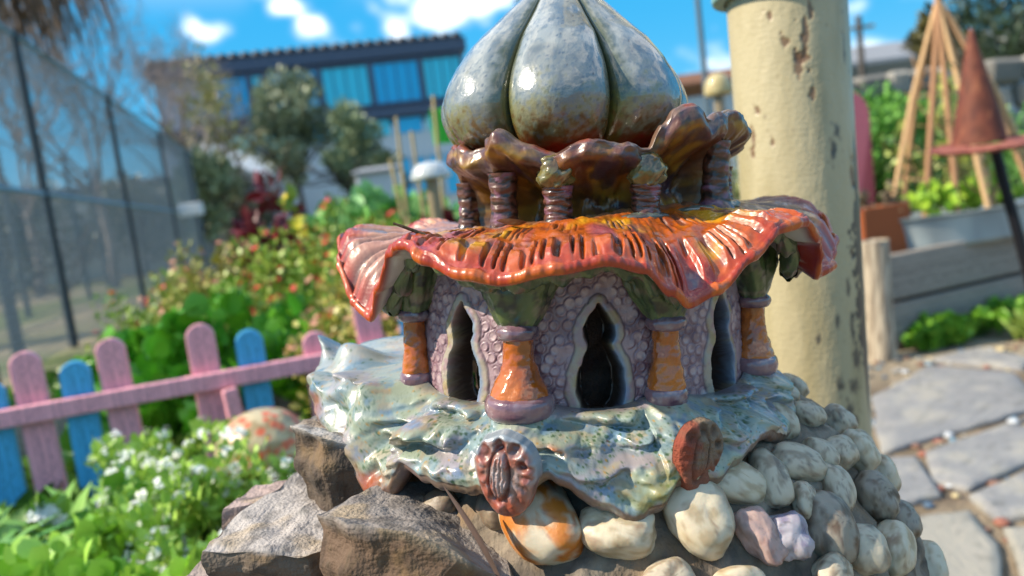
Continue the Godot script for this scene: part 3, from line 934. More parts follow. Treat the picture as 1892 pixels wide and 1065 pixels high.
# ================================================================ the stone heap under the house
func mound_r(y: float) -> float:
	var t := [[0.0, 0.34], [0.4, 0.315], [0.55, 0.262], [0.64, 0.240], [0.68, 0.228], [0.71, 0.214], [0.735, 0.198], [0.752, 0.182], [0.768, 0.160], [0.785, 0.13], [0.80, 0.08]]
	for i in t.size() - 1:
		if y <= t[i + 1][0]:
			return lerpf(t[i][1], t[i + 1][1], (y - t[i][0]) / (t[i + 1][0] - t[i][0]))
	return 0.09
const HEAP := Vector3(0.06, 0.0, -0.62)
func heap() -> void:
	var o := thing("stone_plinth", HEAP, "heap of mortar studded with pale river pebbles under the ceramic house", "plinth")
	var f := func(u: float, v: float) -> void:
		var a := u * TAU
		var y := 0.80 * (1.0 - pow(1.0 - v, 2.2)) if v < 0.93 else 0.80 + 0.012 * (v - 0.93) / 0.07
		var r := mound_r(y) if v < 0.93 else lerpf(mound_r(0.7989), 0.0, (v - 0.93) / 0.07)
		var x := sin(a) * r; var z := cos(a) * r
		r += 0.010 * no(x, y, z, 14.0) + 0.006 * nf(x, y, z, 40.0) - 0.006
		cp = Vector3(sin(a) * r, y + 0.004 * nf(x, y, z, 30.0), cos(a) * r)
		var g := nf(x, y, z, 28.0)
		cc = lin("6b5f52").lerp(lin("877a6a"), sm(-0.2, 0.3, g)).lerp(lin("3c352f"), sm(0.08, 0.35, no(x, y, z + 5.0, 22.0)) * 0.7).lerp(lin("7b6040"), sm(0.1, 0.4, nf(z, y, x, 16.0)) * 0.5)
	part("mortar", surf(360, 190, f, true), M["stone"], o)
	# angle, height, half sizes in mm, roll, palette
	var list := [[-39, 0.770, 17, 12, -20, 1], [-29.5, 0.760, 15, 20, -15, 2], [-19.5, 0.751, 22, 32, 38, 3], [-5.2, 0.746, 26, 16, -8, 0], [11, 0.747, 20, 25, 15, 0], [21.3, 0.757, 22, 14, -38, 0], [30, 0.754, 13, 21, -25, 4], [39.5, 0.754, 20, 13, -35, 4],
		[44, 0.783, 17, 17, -30, 1], [51, 0.772, 13, 18, -30, 1], [44, 0.737, 11, 18, -30, 4], [35.5, 0.722, 17, 23, -15, 5], [40.5, 0.703, 17, 16, -20, 4], [20.5, 0.732, 11, 19, 10, 6], [26, 0.726, 15, 14, -20, 7], [33.5, 0.740, 9, 13, -30, 4], [4.6, 0.762, 14, 9, -20, 2], [48.5, 0.752, 11, 14, -35, 4],
		[31, 0.703, 14, 11, 10, 4], [2.0, 0.722, 16, 11, 15, 4], [13.5, 0.712, 18, 12, -10, 0], [-13, 0.712, 18, 13, 15, 2], [56, 0.745, 16, 12, -20, 4], [56, 0.715, 15, 18, 5, 5], [63, 0.765, 14, 12, -20, 4], [66, 0.735, 18, 14, 10, 0], [72, 0.775, 15, 12, 5, 1], [78, 0.745, 17, 13, 0, 4], [50, 0.690, 19, 15, 20, 0], [62, 0.690, 17, 14, -10, 5], [-46, 0.752, 14, 11, 20, 2], [-2, 0.690, 22, 15, 8, 5], [22, 0.695, 18, 14, -10, 1], [40, 0.665, 21, 16, 5, 4], [10, 0.665, 20, 16, 0, 0], [-25, 0.70, 20, 15, 0, 4], [85, 0.715, 18, 14, 0, 4], [95, 0.76, 16, 13, 0, 1], [75, 0.705, 18, 14, 0, 0], [110, 0.74, 18, 14, 0, 4], [128, 0.75, 18, 14, 0, 5], [150, 0.74, 18, 14, 0, 0], [30, 0.63, 22, 16, 0, 1], [52, 0.63, 22, 18, 12, 4], [-8, 0.64, 24, 18, 0, 4], [70, 0.64, 22, 16, 0, 0], [20, 0.60, 24, 18, 0, 5]]
	var pal := [["c0b298", "a59274", "7d5f45"], ["b5a993", "94836a", "574838"], ["6f5f4f", "84735f", "4a3a2e"], ["b8ab93", "b06a22", "7a3216"], ["b3a58e", "8d7c66", "4d3e30"], ["8c8070", "5d4a38", "2d2620"], ["a98d84", "96766c", "6d5a50"], ["a59ca0", "84798a", "57504c"]]
	for k in list.size():
		var e: Array = list[k]
		var th: float = e[0]
		var y: float = e[1]
		var r := mound_r(y)
		var slope := (mound_r(y - 0.012) - mound_r(y + 0.012)) / 0.024
		var nrm := pol(th, 1.0, slope).normalized()
		var tx := Vector3(0, 1, 0).cross(nrm).normalized()
		var ty := nrm.cross(tx)
		var b := Basis(tx, ty, nrm).rotated(nrm, deg_to_rad(e[4]))
		var ha: float = e[2] * 0.00098; var hb: float = e[3] * 0.00098
		var hc := minf(ha, hb) * 0.85
		var pc: Array = pal[e[5]]
		var rough := 0.13 if e[5] < 6 else 0.2
		var g := func(u: float, v: float) -> void:
			var a := u * TAU; var q := v * PI
			var d := Vector3(sin(q) * cos(a), sin(q) * sin(a), cos(q))
			var n := 1.0 + rough * 1.9 * no(d.x + k * 7.0, d.y, d.z, 0.5) + rough * (0.12 if e[5] < 6 else 0.5) * nf(d.x + k * 7.0, d.y, d.z, 1.6)
			var box_ness := pow(pow(absf(d.x), 3.0) + pow(absf(d.y), 3.0) + pow(absf(d.z), 3.0), -1.0 / 3.0)
			cp = Vector3(d.x * ha, d.y * hb, d.z * hc) * n * lerpf(1.0, box_ness, 0.55)
			var m := nf(d.x + k * 3.0, d.y, d.z, 1.3)
			var crack := 1.0 - sm(0.0, 0.03, absf(nf(d.x, d.y + k * 5.0, d.z, 0.9)))
			cc = lin(pc[0]).lerp(lin(pc[1]), sm(-0.05, 0.35, m + (0.10 if e[5] == 3 else 0.0))).lerp(lin(pc[2]), sm(0.22, 0.5, no(d.z + k, d.x, d.y, 1.0)) * 0.6)
			cc = cc.lerp(lin(pc[2]), crack * 0.55)
		var p := part("pebble", surf(44, 26, g, true, 1.0, true), M["pebble"], o, pol(th, r - hc * 0.22, y))
		p.basis = b

func rock(called: String, label: String, top: Array, thick: float, sd: float, ctop: String, cside: String, group := "") -> void:
	var c := Vector3.ZERO
	for p in top: c += p / top.size()
	var o := thing(called, c - Vector3(0, thick, 0), label, "rock", group)
	var n := top.size()
	var f := func(u: float, v: float) -> void:
		var k := u * n
		var i := int(k) % n
		var e: Vector3 = top[i].lerp(top[(i + 1) % n], k - floorf(k)) - c
		var flat := Vector3(e.x, 0, e.z)
		var p: Vector3
		if v < 0.45:
			p = e * sqrt(v / 0.45)
		elif v < 0.92:
			var s := (v - 0.45) / 0.47
			p = e + Vector3(0, -thick * s, 0) + flat * (0.10 * sin(s * 2.6) - 0.16 * s)
		else:
			p = (e + flat * -0.16) * (1.0 - (v - 0.92) / 0.08) + Vector3(0, -thick, 0)
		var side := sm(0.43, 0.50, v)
		var q := p + c
		var chip := nc.get_noise_3d(q.x * 26.0 + sd, q.y * 34.0, q.z * 26.0)
		var m := no(q.x + sd, q.y, q.z, 16.0)
		var m2 := nf(q.x + sd, q.y, q.z, 60.0)
		p += Vector3(0, 1, 0) * (m * 0.006 + m2 * 0.0012) * (1.0 - side)
		p += flat.normalized() * (m * 0.008 + chip * 0.009 + m2 * 0.0015 + 0.004) * side * sm(0.0, 0.2, flat.length() * 20.0)
		cp = p + Vector3(0, thick, 0)
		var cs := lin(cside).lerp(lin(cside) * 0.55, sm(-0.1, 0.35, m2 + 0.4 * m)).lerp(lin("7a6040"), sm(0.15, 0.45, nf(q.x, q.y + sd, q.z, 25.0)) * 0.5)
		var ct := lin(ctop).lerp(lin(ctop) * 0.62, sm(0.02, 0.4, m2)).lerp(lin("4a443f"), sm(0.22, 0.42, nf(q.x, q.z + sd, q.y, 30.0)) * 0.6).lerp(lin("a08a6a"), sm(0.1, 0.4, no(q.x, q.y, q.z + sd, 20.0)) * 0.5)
		cc = ct.lerp(cs, side)  # brown sides are weathered stone; lit tops and shaded sides painted in too
	part("block", surf(130, 70, f, true, 1.0, true, false), M["stone"], o)
func rocks() -> void:
	var g := "rocks stacked at the left of the stone plinth"
	rock("rock", "brown angular rock with lit top coloured pale grey, nearest of the stacked rocks", [Vector3(-0.138, 0.776, -0.45), Vector3(-0.113, 0.771, -0.50), Vector3(-0.072, 0.758, -0.535), Vector3(-0.03, 0.735, -0.50), Vector3(-0.022, 0.728, -0.425), Vector3(-0.045, 0.757, -0.405), Vector3(-0.078, 0.776, -0.408), Vector3(-0.112, 0.778, -0.420)], 0.10, 1.0, "857c76", "5f4a38", g)
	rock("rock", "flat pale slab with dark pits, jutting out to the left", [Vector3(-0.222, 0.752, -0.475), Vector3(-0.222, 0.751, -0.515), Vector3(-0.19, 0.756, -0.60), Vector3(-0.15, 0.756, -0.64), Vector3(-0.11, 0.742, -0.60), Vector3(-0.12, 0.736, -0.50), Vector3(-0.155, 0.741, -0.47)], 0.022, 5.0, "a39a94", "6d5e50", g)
	rock("rock", "upright brown rock with lit top coloured white tucked under the left of the ceramic skirt", [Vector3(-0.176, 0.808, -0.548), Vector3(-0.170, 0.803, -0.59), Vector3(-0.125, 0.79, -0.60), Vector3(-0.095, 0.782, -0.56), Vector3(-0.115, 0.79, -0.525), Vector3(-0.148, 0.803, -0.522)], 0.075, 9.0, "a8a29e", "54463a", g)
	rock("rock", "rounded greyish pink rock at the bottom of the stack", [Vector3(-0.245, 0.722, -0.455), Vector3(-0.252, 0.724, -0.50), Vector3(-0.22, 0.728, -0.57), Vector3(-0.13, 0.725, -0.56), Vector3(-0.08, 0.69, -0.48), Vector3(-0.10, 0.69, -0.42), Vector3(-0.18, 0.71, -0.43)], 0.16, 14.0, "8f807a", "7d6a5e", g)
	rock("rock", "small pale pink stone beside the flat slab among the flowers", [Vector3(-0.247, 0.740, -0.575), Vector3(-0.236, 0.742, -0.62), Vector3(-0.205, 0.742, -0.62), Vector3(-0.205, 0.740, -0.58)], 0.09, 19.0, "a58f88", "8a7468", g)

func post() -> void:
	var at := Vector3(0.396, 0, -1.0)
	var o := thing("painted_post", at, "cream painted round steel post with chips and dark stains behind the ceramic house", "post")
	o.rotation_degrees = Vector3(0, 0, -1.2)
	o.position.x = 0.370
	# stains: angle from the side that faces us, height, width deg, height m, kind
	var marks := [[12, 1.075, 9, 0.010, 0], [8, 1.065, 5, 0.02, 0], [16, 1.10, 4, 0.03, 0], [22, 1.13, 3, 0.016, 0], [-2, 1.095, 6, 0.008, 0], [42, 0.985, 5, 0.012, 1], [37, 0.965, 5, 0.012, 1], [36, 0.955, 4, 0.008, 1], [62, 0.93, 5, 0.02, 0], [20, 1.03, 3, 0.01, 0], [-34, 1.02, 4, 0.006, 0], [-42, 0.99, 3, 0.016, 0], [-44, 0.97, 3, 0.008, 0], [-20, 0.98, 2, 0.006, 0], [8, 0.89, 4, 0.004, 0], [30, 0.67, 6, 0.012, 1], [46, 0.665, 8, 0.012, 1], [52, 0.70, 7, 0.02, 1], [38, 0.635, 8, 0.009, 1], [44, 0.618, 6, 0.012, 2], [10, 0.73, 3, 0.008, 1], [30, 0.75, 3, 0.01, 1], [48, 0.74, 3, 0.02, 1], [20, 0.60, 3, 0.004, 1], [55, 0.83, 3, 0.01, 0], [-15, 1.13, 3, 0.006, 0], [60, 1.08, 2, 0.02, 1], [45, 0.79, 3, 0.015, 1]]
	var face := rad_to_deg(atan2(-at.x, 1.0))
	var f := func(u: float, v: float) -> void:
		var th := u * 360.0 - 180.0
		var y := lerpf(0.0, 1.168, pow(v, 0.45))
		var rel := fposmod(th - face + 180.0, 360.0) - 180.0
		var a := deg_to_rad(th)
		var x := sin(a); var z := cos(a)
		var r := 0.0728 + 0.0004 * nf(x * 0.08, y * 0.5, z * 0.08, 60.0)
		var c := lin("b0a280").lerp(lin("9a8c68"), sm(-0.2, 0.3, no(x, y * 3.0, z, 1.2))).lerp(lin("ab9f7e"), 0.4)
		var n := nf(x * 0.1, y, z * 0.1, 70.0)
		for m in marks:
			var dx: float = (rel - m[0]) / m[2]; var dy: float = (y - m[1]) / m[3]
			if absf(dx) < 3.0 and absf(dy) < 3.0:
				var k := sm(0.25 if m[4] == 0 else 0.12, 0.6 if m[4] == 0 else 0.9, exp(-(dx * dx + dy * dy) * 1.3) + n * 0.6)
				c = c.lerp(lin(["6b4c34", "3b3a3a", "2c2c30"][m[4]]), k * 0.85)
				if m[4] == 0: r -= 0.0010 * k
		var pit := nc.get_noise_3d(x * 3.0, y * 30.0, z * 3.0)
		c = c.lerp(lin("6a5a44"), sm(-0.90, -0.95, pit) * 0.7)
		# old dark green paint showing along one side
		var half := (10.0 + 22.0 * n + 6.0 * no(x, y * 9.0, z, 1.0)) * sm(0.66, 0.74, y) * (1.0 - sm(0.84, 0.94, y)) + 5.0 * (1.0 - sm(0.95, 1.0, y)) * sm(0.60, 0.66, y)
		var old := sm(-1.5, 2.0, half - absf(rel - 72.0))
		c = c.lerp(lin("232b30"), old * 0.92)
		c = c.lerp(lin("9fb09a"), sm(76.0, 84.0, rel) * (1.0 - sm(110.0, 130.0, rel)) * 0.8)
		cp = Vector3(x * r, y, z * r)
		cc = c
	part("shaft", surf(300, 420, f, true), M["paint"], o)
	var ring := func(u: float, v: float) -> void:
		var a := u * TAU
		var q := spline([Vector2(0.076, 0.0), Vector2(0.088, 0.001), Vector2(0.091, 0.006), Vector2(0.091, 0.030), Vector2(0.088, 0.035), Vector2(0.076, 0.036)], v)
		cp = Vector3(sin(a) * q.x, q.y, cos(a) * q.x)
		cc = lin("7fa3a0").lerp(lin("5f8583"), sm(0.0, 0.4, nf(cp.x, cp.y, cp.z, 30.0)))
	part("collar", surf(80, 12, ring, true), M["paint"], o, Vector3(0, 1.164, 0))
	begin()
	tube([Vector3(0, 1.198, 0), Vector3(0, 2.7, 0)], 0.0728, 0.0728, 48, lin("ab9f7e"))
	part("upper_shaft", commit(), M["paint"], o)

func curl_leaf(called: String, label: String, at: Vector3, b: Basis, length: float, width: float, bend: float, col: String) -> void:
	var o := thing(called, at, label, "leaf")
	o.basis = b
	var f := func(u: float, v: float) -> void:
		var s := u * 2.0 - 1.0
		var w := width * pow(sin(PI * clampf(v * 0.96 + 0.02, 0.0, 1.0)), 0.8) * 0.5
		cp = Vector3(s * w + bend * sin(v * PI), length * (v - 0.5), 0.25 * w * (1.0 - s * s) + 0.15 * bend * v)
		cc = lin(col).lerp(lin(col) * 0.6, 0.6 * exp(-s * s * 60.0) + 0.3 * sm(0.0, 0.3, nf(cp.x, cp.y, 0.0, 90.0)))
	part("blade", surf(8, 24, f), M["leaf"], o)
func on_roof(th: float, u: float, lift: float) -> Vector3:
	var q := roof_xyz(th, u)
	var b := Basis.from_euler(Vector3(deg_to_rad(-0.03), deg_to_rad(-0.61), deg_to_rad(-5.37)))
	return Vector3(0.0457, 0.8173, -0.6089) + b * (pol(th, q.x, q.y + lift) * 0.001)
func litter() -> void:
	curl_leaf("dry_leaf", "small brown dry leaf lying on the orange roof by the gallery", on_roof(-24.0, 0.30, 5.0), aim(Vector3(0.85, -0.12, 0.5), 1.2), 0.022, 0.009, 0.001, "6b4a33")
	curl_leaf("gum_leaf", "long curved grey brown gum leaf wedged between rock and pebbles", Vector3(-0.041, 0.757, -0.425), aim(Vector3(0.42, -0.75, 0.5), -1.9), 0.075, 0.010, 0.006, "5a4a44")
	var t := thing("twig", on_roof(-43.0, 0.90, 0.5), "short dark twig caught on the left edge of the roof", "twig")
	begin()
	tube([Vector3(-0.010, 0.007, 0), Vector3(-0.002, 0.003, 0.001), Vector3(0.009, -0.003, 0.0)], 0.0008, 0.0013, 6, lin("4a3a26"))
	part("stick", commit(), M["bark"], t)

# ================================================================ garden, fences, buildings, trees
func ground_all() -> void:
	var f := func(u: float, v: float) -> void:
		var x := (u - 0.5) * 2.0; var z := (v - 0.5) * 2.0
		x = 300.0 * x * (0.02 + 0.98 * x * x); z = 300.0 * z * (0.02 + 0.98 * z * z)
		cp = Vector3(x, 0.0, z)
		var g := no(x, 0.0, z, 0.5)
		cc = lin("8a7d66").lerp(lin("6f6450"), sm(-0.2, 0.3, g))
		if z < -6.0 or x < -3.0:
			cc = cc.lerp(lin("5c6a34"), sm(-0.1, 0.2, g + 0.1))
	struct("ground", surf(120, 120, f), M["earth"])
	# raised bed of soil on the left
	var bed := func(u: float, v: float) -> void:
		var x := lerpf(-2.6, 0.22, u); var z := lerpf(-0.5, -5.2, v)
		var e := minf(minf(sm(-2.6, -2.4, x), sm(0.2, -0.02, x)), minf(sm(-0.5, -0.75, z), sm(-5.2, -4.9, z)))
		cp = Vector3(x, -0.05 + e * (0.43 + 0.03 * no(x, 0.0, z, 3.0) + 0.012 * nf(x, 0.0, z, 18.0)), z)
		cc = lin("4a3a2c").lerp(lin("2f251d"), sm(-0.2, 0.3, nf(x, 1.0, z, 12.0)))
	struct("garden_soil", surf(120, 160, bed, false, 1.0), M["earth"])
	# crazy paving on the right, shade put into its grey stone colour
	var path := Node3D.new()
	path.name = "paved_path"
	add_child(path)
	path.set_meta("kind", "structure")
	var base := func(u: float, v: float) -> void:
		var x := lerpf(0.42, 4.5, u); var z := lerpf(-0.6, -5.5, v)
		cp = Vector3(x, 0.006 + 0.004 * nf(x, 0.0, z, 12.0), z)
		cc = lin("84745f").lerp(lin("5d5040"), sm(-0.2, 0.3, nf(x, 0.0, z, 6.0))).lerp(lin("a2947c"), sm(-2.9, -3.4, z) * 0.6)
	part("bedding", surf(80, 80, base), M["earth"], path)
	var slabs := [[[1.33, -2.85], [1.74, -3.18], [1.93, -2.93], [1.77, -2.54], [1.10, -2.31]], [[1.03, -2.26], [1.16, -2.23], [1.08, -1.96], [0.90, -1.92]], [[1.20, -2.25], [1.55, -2.40], [1.62, -2.28], [1.42, -2.10], [1.17, -1.98], [1.12, -2.06]], [[1.14, -1.93], [1.36, -2.03], [1.29, -1.76], [1.12, -1.79]], [[0.88, -1.86], [1.08, -1.84], [1.04, -1.66], [0.93, -1.48], [0.70, -1.49]], [[1.80, -3.28], [2.07, -3.36], [2.12, -3.10], [2.0, -2.98]], [[1.10, -1.73], [1.24, -1.71], [1.08, -1.46], [0.99, -1.50]], [[2.05, -2.92], [2.5, -3.0], [2.4, -2.5], [1.86, -2.56]], [[1.68, -2.22], [2.3, -2.4], [2.1, -1.9], [1.5, -2.04]], [[1.44, -1.98], [2.0, -1.82], [1.7, -1.3], [1.34, -1.6]]]
	for k in slabs.size():
		var s: Array = slabs[k]
		var c := Vector2.ZERO
		for p in s: c += Vector2(p[0], p[1]) / s.size()
		var g := func(u: float, v: float) -> void:
			var t := u * s.size()
			var i := int(t) % s.size()
			var q := Vector2(s[i][0], s[i][1]).lerp(Vector2(s[(i + 1) % s.size()][0], s[(i + 1) % s.size()][1]), t - floorf(t)) - c
			q *= 1.0 + 0.05 * no(q.x * 3.0 + k, q.y * 3.0, 0.0, 2.0)
			var e := q * minf(v / 0.8, 1.0)
			var h := 0.030 + 0.004 * no(e.x + k, 0.0, e.y, 5.0)
			if v > 0.72: h -= 0.006
			if v > 0.8: h = lerpf(h, -0.01, (v - 0.8) / 0.2); e *= 1.02
			cp = Vector3(e.x, h, e.y)
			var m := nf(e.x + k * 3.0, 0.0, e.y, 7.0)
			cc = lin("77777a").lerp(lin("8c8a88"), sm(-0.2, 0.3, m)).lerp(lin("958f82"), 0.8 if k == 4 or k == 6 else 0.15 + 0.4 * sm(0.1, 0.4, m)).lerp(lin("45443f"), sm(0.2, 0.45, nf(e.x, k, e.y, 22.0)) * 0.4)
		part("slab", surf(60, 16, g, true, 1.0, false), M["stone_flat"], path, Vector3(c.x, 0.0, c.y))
	# coloured glass and pebbles set in the joints
	var xf := []; var cols := []
	var tones := ["b9b3a6", "8e8a84", "8f5a48", "6a8798", "c7b58a", "5f5a52", "b9bcc0", "7a5a4a", "4a5f74"]
	for k in 1000:
		var x := rng.randf_range(0.7, 2.4); var z := rng.randf_range(-3.4, -1.3)
		var inside := false
		for s in slabs:
			var poly := PackedVector2Array()
			for p in s: poly.append(Vector2(p[0], p[1]))
			if Geometry2D.is_point_in_polygon(Vector2(x, z), poly): inside = true
		if inside and rng.randf() < 0.995: continue
		var s := rng.randf_range(0.006, 0.020)
		xf.append(Transform3D(Basis.from_euler(Vector3(rng.randf(), rng.randf() * 6.0, rng.randf())).scaled(Vector3(s, s * 0.6, s)), Vector3(x, 0.012 if not inside else 0.036, z)))
		cols.append(lin(tones[rng.randi() % tones.size()]))
	var ball := SphereMesh.new()
	ball.radius = 1.0; ball.height = 2.0; ball.radial_segments = 8; ball.rings = 5
	scatter("joint_pebbles", ball, M["petal"], path, xf, cols)

func picket_fence() -> void:
	var dirn := Vector3(0.673, 0, -0.26).normalized()
	var o := thing("picket_fence", Vector3(-1.175, 0.36, -1.673), "low fence of round topped pink and blue pickets on one pink rail", "fence")
	o.rotation.y = atan2(0.20, 0.673)
	var xs := [[-0.175, 0.30, 0, 0.0], [-0.085, 0.36, 1, 0.0], [-0.018, 0.34, 1, 0.0], [0.067, 0.395, 0, 0.01], [0.155, 0.355, 1, -0.012], [0.245, 0.395, 0, 0.014], [0.437, 0.395, 0, 0.0], [0.545, 0.362, 1, 0.0], [0.70, 0.33, 0, 0.0], [0.843, 0.40, 0, 0.02], [0.95, 0.35, 1, 0.0]]
	var nail := SphereMesh.new()
	nail.radius = 0.0028; nail.height = 0.003; nail.radial_segments = 8; nail.rings = 4
	for k in xs.size():
		var e: Array = xs[k]
		var hgt: float = e[1]
		var w := 0.0325
		var f := func(u: float, v: float) -> void:
			# outline round the picket, thickness across v
			var a := u * TAU
			var q := Vector2(sin(a), cos(a))
			var x := clampf(q.x * 1.6, -1.0, 1.0) * w
			var y := hgt - w + w * maxf(q.y, 0.0) if q.y > 0.0 else (hgt - w) * (1.0 - minf(-q.y * 2.2, 1.0)) - 0.1
			if q.y > 0.0: x = q.x * w
			elif q.y > -0.45:
				x = signf(q.x) * w
				y = lerpf(hgt - w, -0.1, -q.y / 0.45)
			else:
				x = q.x / 0.893 * w
				y = -0.1
			var z: float = [-0.009, -0.009, -0.007, 0.007, 0.009, 0.009][int(v * 5.0 + 0.5)]
			var s: float = [0.0, 0.90, 1.0, 1.0, 0.90, 0.0][int(v * 5.0 + 0.5)]
			var mid := Vector2(0, clampf(y, -0.1, hgt - w * 1.2))
			var p := mid + (Vector2(x, y) - mid) * s
			cp = Vector3(p.x, p.y, z)
			cc = Color.WHITE
		var m := surf(64, 5, f, true, 1.0, true, false)
		var pk := part("picket", m, M["pink"] if e[2] == 0 else M["blue"], o, Vector3(e[0], 0, -0.02), Vector3(0, 0, e[3]))
		pk.set_meta("label", "pink picket" if e[2] == 0 else "blue picket")
		for q in [-0.012, 0.014]:
			part("nail", nail, M["rust"], pk, Vector3(q, 0.245 + 0.3 * q, 0.0095))
	part("rail", box(Vector3(1.30, 0.042, 0.022), 0.003), M["pink"], o, Vector3(0.42, 0.255, 0.004), Vector3(0, 0, 0))
	var brace := part("brace", box(Vector3(0.036, 0.27, 0.018), 0.003), M["pink"], o, Vector3(0.492, 0.10, 0.03), Vector3(0, 0.5, 0.05))
	brace.set_meta("label", "short pink board under the rail")
	var s := thing("timber_sleeper", Vector3(-1.15, 0.36, -2.16), "dark weathered sleeper edging the bed behind the picket fence", "timber")
	s.rotation.y = 0.15
	part("plank", box(Vector3(1.3, 0.20, 0.05), 0.006), M["old_wood"], s, Vector3(0, 0.08, 0))

func toadstool() -> void:
	var o := thing("toadstool_sculpture", Vector3(-0.515, 0.38, -1.43), "cream ceramic toadstool with orange spots among white flowers", "sculpture")
	o.scale = Vector3.ONE * 1.12
	var cap := lathe([Vector2(50, 118), Vector2(76, 120), Vector2(83, 131), Vector2(81, 148), Vector2(70, 175), Vector2(48, 198), Vector2(22, 209), Vector2(0.2, 212)], 90, 60, func(a: float, v: float, p: Vector3) -> void:
		var s := nc.get_noise_3d(p.x * 0.05, p.y * 0.05, p.z * 0.05)
		cc = lin("b3a27e").lerp(lin("8f7a52"), sm(-0.1, 0.3, nf(p.x, p.y, p.z, 0.03))).lerp(lin("c25a34"), sm(-0.56, -0.66, s)), 2.0)
	part("cap", cap, M["glaze_dull"], o)
	part("stalk", lathe([Vector2(45, -20), Vector2(40, 40), Vector2(36, 90), Vector2(52, 119)], 40, 20, mottled("8a744f", "6d5636", "9a8a68")), M["glaze_dull"], o)

